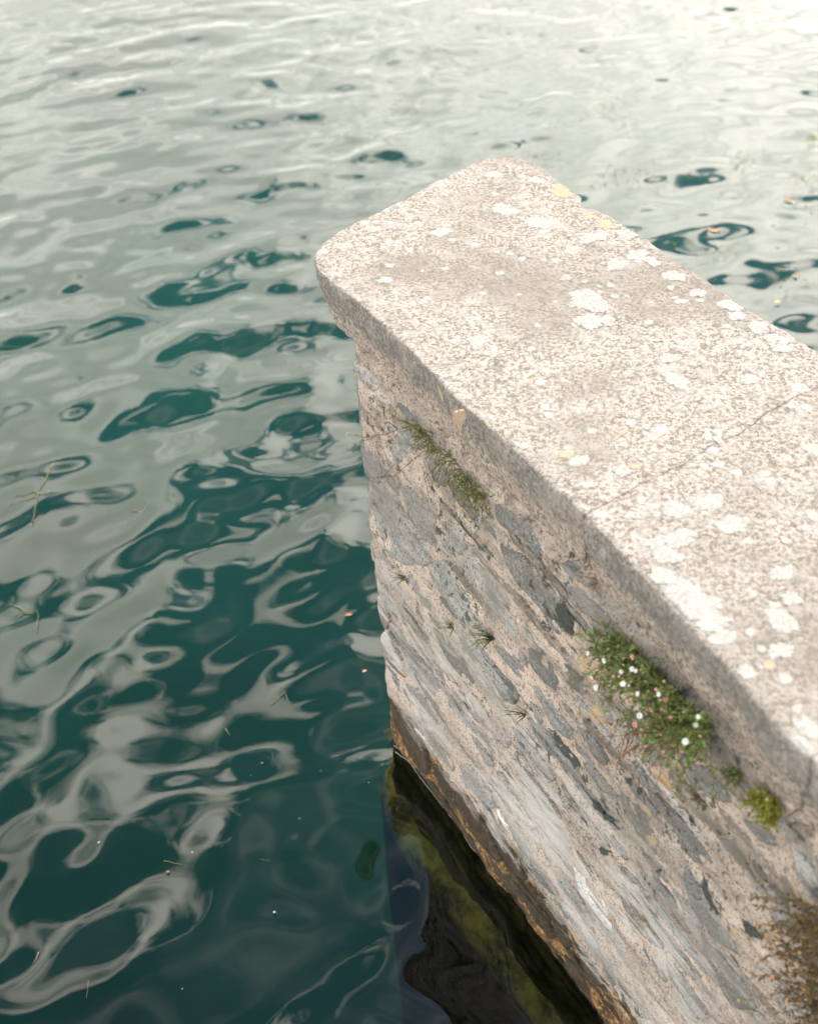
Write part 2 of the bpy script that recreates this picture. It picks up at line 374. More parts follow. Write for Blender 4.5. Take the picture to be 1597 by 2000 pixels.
# ------------------------------------------------------------------ water and lake bed
def build_water():
    def axis(a, b, st, far):
        c = list(np.arange(a, b, st)); s = st; x = a
        lo = []
        while x > -far: s *= 1.28; x -= s; lo.append(x)
        s = st; x = c[-1]; hi = []
        while x < far: s *= 1.28; x += s; hi.append(x)
        return np.array(lo[::-1] + c + hi)
    xs = axis(-4.3, 4.5, 0.022, 70.0)
    ys = np.concatenate([axis(1.0, 6.0, 0.017, 70.0)[lambda a: a < 6.0] if False else axis(1.0, 13.0, 0.022, 70.0)])
    X, Y = np.meshgrid(xs, ys, indexing='ij')
    rng = np.random.RandomState(11)
    Z = np.zeros_like(X)
    # gentle lake chop: many small wave trains with a spread of headings
    for k in range(90):
        lam = 0.18 * (1.0 / 0.18) ** rng.rand()
        th = math.pi / 2 + 0.30 + rng.randn() * 0.75
        kk = 2 * math.pi / lam
        slope = 0.0145 * (lam / 0.5) ** 0.2 * (0.6 + 0.8 * rng.rand())
        ph = rng.rand() * 6.283
        Z += slope / kk * np.sin(kk * (X * math.cos(th) + Y * math.sin(th)) + ph)
    for k in range(50):
        lam = 0.10 + 0.16 * rng.rand(); th = math.pi / 2 + 0.2 + rng.randn() * 0.8; kk = 2 * math.pi / lam
        Z += 0.0034 / kk * np.sin(kk * (X * math.cos(th) + Y * math.sin(th)) + rng.rand() * 6.283)
    # narrow bands of steeper ripples running across the open water
    for k in range(5):
        a0 = rng.rand() * 6.283; y0 = 4.6 + 1.5 * k + 0.3 * rng.randn(); tilt_ = 0.16 + 0.10 * rng.randn()
        line = Y - (y0 + tilt_ * X + 0.16 * np.sin(1.3 * X + a0) + 0.07 * np.sin(3.7 * X + 2 * a0) + 0.03 * np.sin(9 * X + a0))
        on = np.clip(0.55 + fbm(np.stack([X * 0.7, Y * 0.3, X * 0 + k], -1), 1.0, 2, 15 + k), 0, 1)
        Z += 0.0085 * on * np.exp(-(line / 0.075) ** 2)
    # wavelets thrown back by the wall's corner break up its reflection
    cx, cy = -0.10, 2.35; rr = np.hypot(X - cx, Y - cy)
    near = np.exp(-(np.hypot((X - 0.0) / 0.9, (Y - 2.0) / 1.1)) ** 2)
    for lam, sl, ph in ((0.34, 0.030, 0.3), (0.21, 0.022, 1.9)):
        kk = 2 * math.pi / lam; Z += near * sl / kk * np.sin(kk * rr + ph + 2.5 * np.sin(1.7 * np.arctan2(Y - cy, X - cx)))
    for k in range(14):
        lam = 0.12 + 0.25 * rng.rand(); th = rng.rand() * 6.283; kk = 2 * math.pi / lam
        Z += near * 0.016 / kk * np.sin(kk * (X * math.cos(th) + Y * math.sin(th)) + rng.rand() * 6.283)
    # calm in the lee of the wall and close to the bank, livelier out on the lake
    calm = 0.86 + 0.06 * np.clip((Y - 1.8) / 3.2, 0, 1)
    wdist = np.clip(-(X * N2[0] + Y * N2[1] - FACE) / 0.7, 0, 1); ahead = np.clip((Y - 2.6) / 1.0, 0, 1)
    calm *= np.maximum(0.75 + 0.25 * np.where(X * N2[0] + Y * N2[1] > FACE, 1, wdist), ahead)
    gust = 0.85 + 0.45 * fbm(np.stack([X * 0.5, Y * 0.5, X * 0], -1), 1.0, 2, 5)
    edge = np.clip((30 - np.hypot(X, Y - 5)) / 15, 0, 1)
    Z *= calm * gust * edge
    nx, ny = X.shape
    V = np.stack([X, Y, Z], -1).reshape(-1, 3)
    idx = np.arange(nx * ny).reshape(nx, ny)
    F = np.stack([idx[:-1, :-1], idx[1:, :-1], idx[1:, 1:], idx[:-1, 1:]], -1).reshape(-1, 4)
    # close it: skirt and floor, so the water is a body
    rim = np.concatenate([idx[:, 0], idx[-1, 1:], idx[-2::-1, -1], idx[0, -2:0:-1]])
    low = np.arange(len(rim)) + len(V)
    VB = V[rim].copy(); VB[:, 2] = -3.9
    V = np.concatenate([V, VB])
    me = bpy.data.meshes.new('lake_water')
    nrim = len(rim)
    S = np.stack([rim, low, np.roll(low, -1), np.roll(rim, -1)], -1)
    loops = np.concatenate([F.ravel(), S.ravel(), low[::-1]])
    tot = np.concatenate([np.full(len(F) + len(S), 4), [nrim]]); start = np.concatenate([[0], np.cumsum(tot)[:-1]])
    me.vertices.add(len(V)); me.vertices.foreach_set('co', V.ravel())
    me.loops.add(len(loops)); me.loops.foreach_set('vertex_index', loops.astype(np.int32))
    me.polygons.add(len(tot)); me.polygons.foreach_set('loop_start', start.astype(np.int32)); me.polygons.foreach_set('loop_total', tot.astype(np.int32))
    sm = np.zeros(len(tot), bool); sm[:len(F)] = True
    me.polygons.foreach_set('use_smooth', sm)
    me.update(calc_edges=True); me.validate()
    me.materials.append(M_WATER)
    o = bpy.data.objects.new('lake_water', me); C.objects.link(o)
    return tag(o, 'rippled green lake water round the pier', 'water', kind='structure')
water = build_water()
def build_bed():
    ys = [-75, 0.5, 1.5, 2.5, 3.5, 4.5, 5.5, 6.5, 8, 12, 75]; zs = [-3.6, -3.5, -3.2, -2.6, -1.8, -1.25, -0.92, -0.72, -0.62, -0.55, -0.55]
    V = [(x, y, z) for y, z in zip(ys, zs) for x in (-75, 75)]
    return mesh_obj('lake_bed', V, [(2 * i, 2 * i + 1, 2 * i + 3, 2 * i + 2) for i in range(len(ys) - 1)], M_BED)
bed = build_bed()                                     # depth shaped to make the near water dark and the far water bright
tag(bed, 'pale green silt bed of the lake', 'lake bed', kind='structure')

# ------------------------------------------------------------------ the wall
ROT = ANG
wall = empty('stone_wall', to_xyz((0, 0, 0)), ROT)
tag(wall, 'rubble stone pier wall with thick lichened coping jutting into the lake', 'wall')
# wall-local coordinates are (u, w, z): x along the wall towards the bank, y into the wall, z up from the water

corner_px = [(690, 722), (697, 800), (708, 900), (716, 1000), (722, 1060), (727, 1120), (735, 1200), (742, 1270), (750, 1340), (757, 1425)]
cz = []; cu = []
for p in corner_px:
    q = at_face(*p); cz.append(q[2]); cu.append(q[0])
o_ = np.argsort(cz); cz = np.array(cz)[o_]; cu = np.array(cu)[o_]
def corner_u(z): return np.interp(z, cz, cu)

def build_mortar():
    ztop = TOP_Z - 0.165
    zs = np.concatenate([[-3.8, -1.2, -0.6, -0.3], np.arange(-0.2, ztop - 0.005, 0.0085), [ztop]])
    # footprint: (base u relative flag, u, w, normal)
    pts = []
    near = 1.7
    us = np.concatenate([np.linspace(near, 0.1, 14)[:-1], np.arange(0.1, -0.35, -0.03), np.arange(-0.35, -2.40, -0.0085)])
    for u in us: pts.append((0, u, 0.0, 0.0, -1.0))
    r = 0.045
    for a in np.linspace(0, math.pi / 2, 9): pts.append((1, r - r * math.sin(a), r - r * math.cos(a), -math.sin(a), -math.cos(a)))
    for w in np.linspace(0.07, 0.70, 40): pts.append((1, -0.30 * w, w, -1.0, 0.0))
    for u in np.linspace(-2.4, near, 30): pts.append((0, u, 0.72, 0.0, 1.0))
    P = np.array(pts); n = len(P)
    V = []
    for z in zs:
        cuz = float(corner_u(z))
        u = np.where(P[:, 0] > 0, cuz + P[:, 1], P[:, 1]); w = P[:, 2].copy()
        # squeeze the face columns near the corner so that they follow the leaning quoin
        face = (P[:, 0] == 0) & (P[:, 2] < 0.3)
        t = np.clip((-2.0 - u) / 0.4, 0, 1); u = np.where(face, u + t * ((cuz + r + 0.004) - float(us[-1])), u)
        q = np.stack([u, w * 1.0, np.full(n, z)], -1)
        amp = 0.005 * fbm(q * np.array([0.35, 1, 1.3]), 13, 4, 3) + 0.003 * fbm(q, 30, 3, 13) + 0.006 * fbm(q, 4.5, 2, 9) + 0.0016 * fbm(q, 80, 2, 21)
        amp += 0.012 * np.clip((0.16 - z) / 0.16, 0, 1) * fbm(q * np.array([1, 1, 2.2]), 9, 3, 31)
        w = w + batter(u, z) * np.clip(1 - w / 0.3, 0, 1)
        u = u + P[:, 3] * amp; w = w + P[:, 4] * amp
        w = w + np.where(face, 0.03 * np.clip((z - (ztop - 0.03)) / 0.022, 0, 1) * np.clip((u + 2.0) / 0.5, 0, 1), 0)
        V.append(np.stack([u, w, np.full(n, z)], -1))
    V = np.concatenate(V); nz = len(zs)
    F = []
    for k in range(nz - 1):
        a = k * n; b = a + n
        for i in range(n):
            j = (i + 1) % n
            F.append((a + i, b + i, b + j, a + j))
    F.append(tuple(range(n))); F.append(tuple(range((nz - 1) * n + n - 1, (nz - 1) * n - 1, -1)))
    o = mesh_obj('mortar', V, F, M_MORTAR, wall); fix_normals(o)
    return tag(o)
mortar = build_mortar()

STONES = [
 ('w', [(682,700),(697,706),(722,728),(748,756),(751,766),(736,760),(706,738),(686,716)]),
 ('g', [(694,728),(716,752),(733,772),(748,798),(752,846),(728,848),(706,842),(698,793)]),
 ('b', [(760,836),(783,828),(824,858),(813,883),(783,898),(764,902),(753,858)]),
 ('g', [(708,862),(745,877),(768,909),(741,930),(715,920)]),
 ('b', [(836,898),(860,905),(878,930),(868,945),(845,930)]),
 ('g', [(722,948),(749,962),(783,1010),(805,1038),(835,1079),(838,1102),(806,1100),(775,1085),(757,1068),(727,1042),(720,1000)]),
 ('p', [(787,950),(815,965),(842,1000),(850,1045),(845,1065),(828,1050),(803,1010)]),
 ('p', [(863,1025),(882,1022),(900,1046),(908,1072),(900,1082),(882,1068),(872,1050)]),
 ('p', [(905,1080),(920,1086),(942,1116),(968,1156),(994,1196),(1022,1236),(1006,1240),(972,1200),(938,1152),(914,1112)]),
 ('g', [(843,1105),(875,1105),(907,1160),(944,1207),(950,1233),(925,1225),(888,1188),(860,1147)]),
 ('b', [(803,1122),(835,1143),(860,1178),(880,1207),(869,1212),(847,1199),(820,1169)]),
 ('n', [(745,1105),(785,1135),(800,1165),(780,1160),(755,1130)]),
 ('n', [(792,1160),(820,1180),(832,1225),(815,1210),(796,1178)]),
 ('n', [(724,1060),(739,1081),(743,1103),(730,1092)]),
 ('g', [(732,1108),(747,1128),(781,1173),(786,1197),(762,1184),(737,1145)]),
 ('n', [(738,1168),(753,1188),(760,1207),(751,1225),(741,1199)]),
 ('g', [(764,1222),(785,1240),(830,1300),(870,1345),(905,1395),(912,1418),(885,1395),(835,1345),(800,1295)]),
 ('n', [(746,1240),(758,1246),(781,1278),(790,1319),(766,1295),(751,1269)]),
 ('n', [(794,1203),(813,1222),(854,1278),(892,1326),(897,1340),(869,1319),(828,1263)]),
 ('g', [(850,1231),(873,1248),(907,1293),(944,1347),(960,1368),(925,1342),(878,1286)]),
 ('b', [(892,1222),(935,1269),(966,1306),(992,1342),(986,1352),(944,1300),(907,1263)]),
 ('g', [(755,1300),(781,1334),(785,1355),(766,1353),(756,1329)]),
 ('b', [(973,985),(1005,1005),(1035,1031),(1056,1069),(1054,1088),(1030,1056),(979,1016)]),
 ('g', [(985,1069),(1016,1088),(1069,1150),(1093,1178),(1108,1208),(1106,1245),(1078,1223),(1060,1193),(1020,1144),(994,1103)]),
 ('b', [(1097,1099),(1122,1120),(1144,1146),(1128,1136),(1106,1114)]),
 ('b', [(1105,1140),(1118,1158),(1126,1184),(1113,1174)]),
 ('g', [(967,1261),(1006,1288),(1038,1333),(1029,1335),(997,1301)]),
 ('d', [(958,1300),(978,1314),(1012,1357),(1006,1372),(986,1363),(965,1329)]),
 ('b', [(1033,1269),(1066,1284),(1089,1329),(1085,1348),(1055,1320),(1038,1297)]),
 ('b', [(1040,1338),(1058,1350),(1097,1400),(1119,1430),(1113,1440),(1085,1415),(1058,1374)]),
 ('d', [(1033,1404),(1063,1425),(1119,1485),(1162,1558),(1192,1601),(1209,1618),(1200,1620),(1157,1569),(1100,1500),(1055,1449)]),
 ('g', [(974,1397),(1012,1430),(1063,1494),(1080,1517),(1070,1519),(1029,1472),(984,1428)]),
 ('n', [(1020,1496),(1040,1517),(1070,1551),(1090,1578),(1094,1598),(1066,1569),(1030,1522)]),
 ('g', [(1100,1541),(1134,1590),(1164,1647),(1190,1669),(1245,1725),(1220,1722),(1190,1697),(1164,1663),(1132,1612)]),
 ('d', [(1233,1647),(1256,1678),(1288,1722),(1320,1763),(1346,1817),(1325,1793),(1284,1740),(1243,1684)]),
 ('g', [(1215,1553),(1247,1581),(1275,1616),(1303,1654),(1322,1686),(1303,1684),(1265,1647),(1241,1613),(1222,1585)]),
 ('b', [(1267,1538),(1303,1579),(1335,1607),(1367,1650),(1399,1697),(1372,1688),(1335,1654),(1314,1609),(1278,1568)]),
 ('d', [(1342,1698),(1372,1737),(1397,1778),(1432,1833),(1442,1863),(1410,1842),(1378,1807),(1350,1760),(1338,1720)]),
 ('n', [(1213,1744),(1243,1778),(1280,1829),(1299,1857),(1269,1838),(1232,1793)]),
 ('n', [(1156,1690),(1190,1709),(1201,1740),(1175,1722)]),
 ('d', [(1370,1829),(1406,1872),(1444,1916),(1474,1968),(1428,1957),(1398,1900),(1374,1859)]),
 ('g', [(1417,1720),(1444,1750),(1477,1769),(1487,1807),(1483,1842),(1459,1824),(1432,1780)]),
 ('b', [(1455,1596),(1500,1622),(1524,1650),(1485,1636)]),
 ('g', [(1408,1640),(1440,1656),(1466,1698),(1485,1728),(1455,1700)]),
 ('b', [(1375,1435),(1421,1462),(1445,1504),(1400,1476)]),
 ('b', [(1330,1474),(1386,1511),(1428,1567),(1365,1539)]),
 ('g', [(1225,1490),(1262,1512),(1288,1548),(1256,1530)]),
 ('g', [(1130,1420),(1165,1450),(1190,1495),(1160,1475)]),
 ('g', [(1140,1490),(1175,1515),(1208,1556),(1180,1545),(1155,1520)]),
 ('g', [(1090,1290),(1120,1310),(1142,1350),(1112,1335)]),
 ('g', [(865,1335),(879,1362),(920,1405),(949,1435),(980,1480),(965,1469),(918,1416),(876,1372)]),
 ('n', [(918,1366),(956,1405),(1003,1450),(1014,1480),(984,1460),(938,1406)]),
 ('g', [(796,1338),(825,1356),(872,1416),(928,1478),(939,1503),(909,1480),(856,1420),(811,1362)]),
 ('n', [(793,1379),(815,1394),(853,1441),(879,1480),(887,1503),(853,1465),(811,1413)]),
 ('n', [(760,1352),(778,1379),(802,1416),(830,1460),(841,1497),(830,1503),(796,1456),(766,1400)]),
 ('n', [(848,1496),(872,1508),(896,1538),(922,1568),(937,1592),(980,1674),(962,1664),(909,1600),(862,1535)]),
 ('p', [(892,1516),(920,1535),(965,1608),(1005,1672),(990,1670),(947,1600),(905,1544)]),
 ('p', [(916,1434),(934,1448),(957,1478),(964,1500),(936,1474)]),
 ('g', [(889,1472),(931,1512),(962,1564),(958,1572),(909,1520)]),
 ('p', [(944,1506),(984,1535),(1036,1596),(1046,1620),(986,1560)]),
 ('p', [(949,1600),(968,1620),(990,1655),(1012,1690),(1028,1716),(1010,1706),(975,1658)]) ,
 ('g', [(992,1606),(1022,1641),(1035,1679),(1041,1702),(1016,1672)]),
 ('n', [(953,1666),(980,1694),(1016,1732),(1030,1758),(1000,1734),(965,1694)]),
 ('g', [(1036,1686),(1062,1700),(1086,1743),(1078,1746),(1052,1718)]),
 ('n', [(1024,1742),(1043,1767),(1069,1796),(1086,1831),(1062,1809),(1037,1777)]),
 ('g', [(1056,1750),(1080,1773),(1103,1807),(1118,1848),(1097,1835),(1080,1792)]),
 ('b', [(1098,1760),(1125,1788),(1154,1825),(1180,1876),(1163,1863),(1127,1816)]),
 ('b', [(1044,1648),(1069,1679),(1125,1741),(1161,1808),(1152,1803),(1107,1750),(1060,1686)]),
 ('p', [(1125,1842),(1150,1865),(1182,1912),(1178,1929),(1144,1887)]),
 ('n', [(1106,1868),(1125,1886),(1144,1912),(1163,1957),(1135,1919)]),
 ('p', [(1050,1590),(1078,1612),(1112,1652),(1128,1694),(1100,1676),(1062,1622)]),
 ('w', [(1122,1694),(1150,1724),(1190,1784),(1198,1818),(1170,1798),(1135,1740)]),
 ('p', [(1197,1806),(1230,1842),(1258,1890),(1253,1908),(1215,1865)]),
 ('p', [(1252,1886),(1280,1922),(1310,1975),(1290,1972)]),
 ('g', [(1300,1872),(1335,1904),(1375,1962),(1384,1988),(1350,1983),(1315,1927)]),
 ('b', [(1172,1854),(1195,1882),(1238,1950),(1246,1983),(1215,1958),(1186,1902)]),
 ('g', [(1500,1742),(1540,1782),(1560,1832),(1520,1812)]),
 ('g', [(1490,1880),(1530,1920),(1570,1985),(1530,1970)]),
 ('b', [(1540,1660),(1585,1700),(1612,1760),(1570,1735)]),
 ('g', [(1226,1925),(1250,1950),(1275,1985),(1262,1990)]),
]
def smooth_loop(poly, n, rough, seed):
    P = np.array(poly); m_ = len(P); out = []
    seg = np.linalg.norm(np.roll(P, -1, 0) - P, axis=1); L = seg.sum()
    for i in range(m_):
        k = max(1, int(round(n * seg[i] / L)))
        p0, p1, p2, p3 = P[i - 1], P[i], P[(i + 1) % m_], P[(i + 2) % m_]
        for t in np.arange(k) / k:
            c = 0.5 * ((2 * p1) + (-p0 + p2) * t + (2 * p0 - 5 * p1 + 4 * p2 - p3) * t * t + (-p0 + 3 * p1 - 3 * p2 + p3) * t ** 3)
            out.append(0.55 * c + 0.45 * (p1 * (1 - t) + p2 * t))
    Q = np.array(out)
    q3 = np.concatenate([Q, np.full((len(Q), 1), seed * 1.7)], 1)
    return Q + np.stack([fbm(q3, 38, 3, 1), fbm(q3, 38, 3, 7)], -1) * rough
def add_stone(poly, mat, idx, proud, on_end=False):
    """poly in (u, z) on the water face; a faced stone bedded 40 mm into the mortar"""
    Q = smooth_loop(poly, 34, 0.006, idx)
    c = Q.mean(0); n = len(Q); rel = Q - c
    rs = np.random.RandomState(idx)
    tilt = rs.randn(2) * 0.03
    V = []; F = []
    rings = [(1.03, 0.04), (1.0, -0.25 * proud), (0.965, -0.8 * proud), (0.86, -1.0 * proud), (0.5, -1.0 * proud)]
    for sc_, w in rings:
        q = rel * sc_ if sc_ > 0.9 else rel * sc_
        q3 = np.concatenate([(q + c), np.full((n, 1), idx * 0.9)], 1)
        dw = fbm(q3, 22, 3, 4) * 0.003 * (sc_ < 0.99) + (q @ tilt) * (w < 0)
        if not on_end: dw = dw + batter(q[:, 0] + c[0], q[:, 1] + c[1])
        V += [(a, w + d_, b) for (a, b), d_ in zip(q, dw)]
    V.append((0, -proud + (0 if on_end else float(batter(c[0], c[1]))), 0))
    for k in range(len(rings) - 1):
        for i in range(n):
            j = (i + 1) % n; F.append((k * n + i, k * n + j, (k + 1) * n + j, (k + 1) * n + i))
    for i in range(n): F.append(((len(rings) - 1) * n + i, (len(rings) - 1) * n + (i + 1) % n, len(V) - 1))
    o = mesh_obj('stone', V, F, mat, wall, True, (c[0], 0.0, c[1])); fix_normals(o)
    set_core(o, np.concatenate([np.full(n, x) for x in (0.0, 0.0, 0.3, 0.62, 1.0)] + [[1.0]]))
    return o
face_polys = []
for i, (kind, px) in enumerate(STONES):
    poly = []
    for p in px:
        q = at_face(*p); poly.append((q[0], q[2]))
    pc_ = np.mean(poly, axis=0); poly = [tuple(pc_ + (np.array(q_) - pc_) * np.array([1.04, 1.20])) for q_ in poly]
    poly = [(max(a_, float(corner_u(b_)) + 0.012), max(b_, -0.02)) for a_, b_ in poly]
    face_polys.append(np.array(poly))
    zc = np.mean([p[1] for p in poly])
    proud = random.uniform(0.001, 0.006) + (0.007 if zc < 0.2 else 0.0)
    add_stone(poly, M_STONE[kind], i + 1, proud)
# thinner stones and slivers packed between them, along the same courses
GU, GZ, GS = -2.55, -0.1, 0.004
occ = np.zeros((int(2.05 / GS), int(1.7 / GS)), bool)
def raster(poly, grow=0.0):
    P = np.array(poly); c = P.mean(0); hs = np.maximum(np.ptp(P, axis=0) / 2, 0.004); P = c + (P - c) * (1 + grow / hs)
    a = ((P.min(0) - (GU, GZ)) / GS).astype(int) - 1; b = ((P.max(0) - (GU, GZ)) / GS).astype(int) + 2
    a = np.maximum(a, 0); b = np.minimum(b, occ.shape)
    if (b <= a).any(): return None
    X, Y = np.meshgrid(GU + GS * np.arange(a[0], b[0]), GZ + GS * np.arange(a[1], b[1]), indexing='ij'); ins = np.zeros(X.shape, bool)
    for i in range(len(P)):
        (x0, y0), (x1, y1) = P[i], P[(i + 1) % len(P)]
        if abs(y1 - y0) < 1e-9: continue
        ins ^= ((y0 > Y) != (y1 > Y)) & (X < (x1 - x0) * (Y - y0) / (y1 - y0) + x0)
    return (slice(a[0], b[0]), slice(a[1], b[1])), ins
for q in face_polys:
    r_ = raster(q, 0.002)
    if r_: occ[r_[0]] |= r_[1]
rs = random.Random(17); k = 400
z = 0.02
while z < TOP_Z - 0.21:
    h = rs.uniform(0.030, 0.052) if z < 0.8 else rs.uniform(0.045, 0.085)
    u = float(corner_u(z)) + 0.035 + rs.uniform(0, 0.05)
    while u < -0.68:
        placed = False
        for l in (rs.uniform(0.34, 0.55), rs.uniform(0.22, 0.32), rs.uniform(0.13, 0.2), rs.uniform(0.07, 0.11)):
            for hf in (1.0, 0.66, 0.42):
                for dz_ in ((0.0,) if hf == 1.0 else (0.25, -0.25)):
                    hh = h * hf * (0.75 if l < 0.12 else 1.0); zc = z + h / 2 + dz_ * h; sl = rs.uniform(-0.05, 0.03)
                    prof_ = [(-.5, rs.uniform(-.25, .2)), (-.40, rs.uniform(.25, .48)), (-.1, rs.uniform(.42, .5)), (.2, rs.uniform(.38, .5)), (.42, rs.uniform(.15, .42)), (.5, rs.uniform(-.3, .2)), (.34, rs.uniform(-.5, -.3)), (0, rs.uniform(-.5, -.4)), (-.3, rs.uniform(-.5, -.38)), (-.45, rs.uniform(-.4, -.2))]
                    poly = [(u + l / 2 + a_ * l, zc + b_ * hh + a_ * l * sl) for a_, b_ in prof_]
                    if min(p[1] for p in poly) < 0.0: continue
                    r_ = raster(poly, 0.004)
                    if r_ is None or (occ[r_[0]] & r_[1]).any(): continue
                    r_ = raster(poly, 0.001); occ[r_[0]] |= r_[1]; k += 1; placed = True
                    add_stone(poly, M_STONE[(rs.choice('ggbgnpd') if z > 0.5 else rs.choice('gpngbwn')) if z > 0.2 else 'n'], k, rs.uniform(.000, .004) + (.004 if z < .2 else 0))
                    break
                if placed: break
            if placed: break
        u += (l + rs.uniform(0.008, 0.02)) if placed else 0.025
    z += h + rs.uniform(0.009, 0.016)
# courses beyond the frame's edge, towards the bank
rs = random.Random(3); k = 900
z = 0.05
while z < TOP_Z - 0.26:
    h = rs.uniform(0.05, 0.10); u = -0.95 + rs.uniform(0, 0.3)
    while u < 0.8:
        l = rs.uniform(0.2, 0.45)
        poly = [(u, z + h * rs.uniform(.3, .7)), (u + l * .25, z + h * rs.uniform(.85, 1)), (u + l * .7, z + h), (u + l, z + h * rs.uniform(.3, .7)), (u + l * .75, z + h * .05), (u + l * .3, z)]
        pc = np.array(poly)
        clash = any((q[:, 0].min() < pc[:, 0].max() + .01 and q[:, 0].max() > pc[:, 0].min() - .01 and q[:, 1].min() < pc[:, 1].max() + .008 and q[:, 1].max() > pc[:, 1].min() - .008) for q in face_polys)
        if not clash:
            add_stone(poly, M_STONE[rs.choice('ggbpn')], k, rs.uniform(.003, .01)); k += 1
        u += l + rs.uniform(0.015, 0.05)
    z += h + rs.uniform(0.02, 0.04)
# the wall's lake end, turned away from the camera
z = 0.04
while z < TOP_Z - 0.27:
    h = rs.uniform(0.06, 0.11); w = 0.08
    while w < 0.6:
        l = min(rs.uniform(0.16, 0.3), 0.68 - w)
        poly = [(w, z + h * .5), (w + l * .2, z + h * .95), (w + l * .7, z + h), (w + l, z + h * .45), (w + l * .75, z + h * .04), (w + l * .3, z)]
        o = add_stone([(-(a), b) for a, b in poly], M_STONE[rs.choice('ggbn')], k, rs.uniform(.004, .01), True); k += 1
        cw = -o.location[0]; zz = o.location[2]
        o.rotation_euler = (0, 0, -math.pi / 2 + 0.29); o.location = (float(corner_u(zz)) - 0.30 * cw, cw, zz)
        w += l + 0.025
    z += h + rs.uniform(0.02, 0.035)

# ------------------------------------------------------------------ coping slabs
def top_uw(px, py): return to_uw(at_z(px, py, TOP_Z))
left_px = [(623,527),(654,555),(704,593),(754,637),(817,696),(860,740),(905,790),(1000,872),(1100,963),(1200,1062),(1300,1170),(1430,1310),(1500,1396),(1590,1490)]
right_px = [(1060,330),(1100,360),(1118,374),(1133,385),(1131,402),(1165,411),(1190,424),(1215,440),(1260,470),(1300,500),(1400,568),(1500,630),(1597,690)]
end_px = [(623,527),(618,512),(620,495),(628,481),(640,470),(663,453),(730,420),(798,386),(850,356),(889,338),(925,320),(951,311),(972,307),(992,307),(1012,309),(1035,316),(1060,330)]
LU = np.array([top_uw(*p) for p in left_px]); RU = np.array([top_uw(*p) for p in right_px])
LU = np.concatenate([LU, [[0.2, LU[-1, 1] + 0.01], [1.7, LU[-1, 1] + 0.01]]]); RU = np.concatenate([RU, [[0.2, RU[-1, 1] - .005], [1.7, RU[-1, 1]]]])
EU = np.array([top_uw(*p) for p in end_px])
def Lw(u): return np.interp(u, LU[:, 0], LU[:, 1])
def Rw(u): return np.interp(u, RU[:, 0], RU[:, 1])
def arc_sample(P, n):
    s = np.concatenate([[0], np.cumsum(np.linalg.norm(np.diff(P, axis=0), axis=1))]); t = np.linspace(0, s[-1], n)
    return np.stack([np.interp(t, s, P[:, 0]), np.interp(t, s, P[:, 1])], -1)
def ztop(u, w):
    q = np.stack([np.asarray(u, float), np.asarray(w, float), np.zeros_like(np.asarray(u, float))], -1)
    return TOP_Z + 0.004 * fbm(q, 3.0, 2, 41) + 0.0026 * fbm(q, 22, 3, 43) + 0.0013 * fbm(q, 90, 2, 47)
def joint_row(pl, pr, n, seed):
    a = top_uw(*pl); b = top_uw(*pr); t = np.linspace(0, 1, n)[:, None]
    a = np.array([a[0], Lw(a[0])]); b = np.array([b[0], Rw(b[0])])
    r = a * (1 - t) + b * t
    q = np.concatenate([r, np.full((n, 1), seed)], 1)
    r[:, 0] += 0.016 * fbm(q, 9, 5, seed) * np.sin(np.pi * t[:, 0]) ** 0.4
    return r
NT_ = 116
rowE = arc_sample(EU, NT_)
J1 = joint_row((1143, 1004), (1690, 715), NT_, 3); J2 = joint_row((1581, 1482), (2150, 1150), NT_, 8)
uN = 1.7; rowN = np.stack([np.full(NT_, uN), np.linspace(float(Lw(uN)), float(Rw(uN)), NT_)], -1)
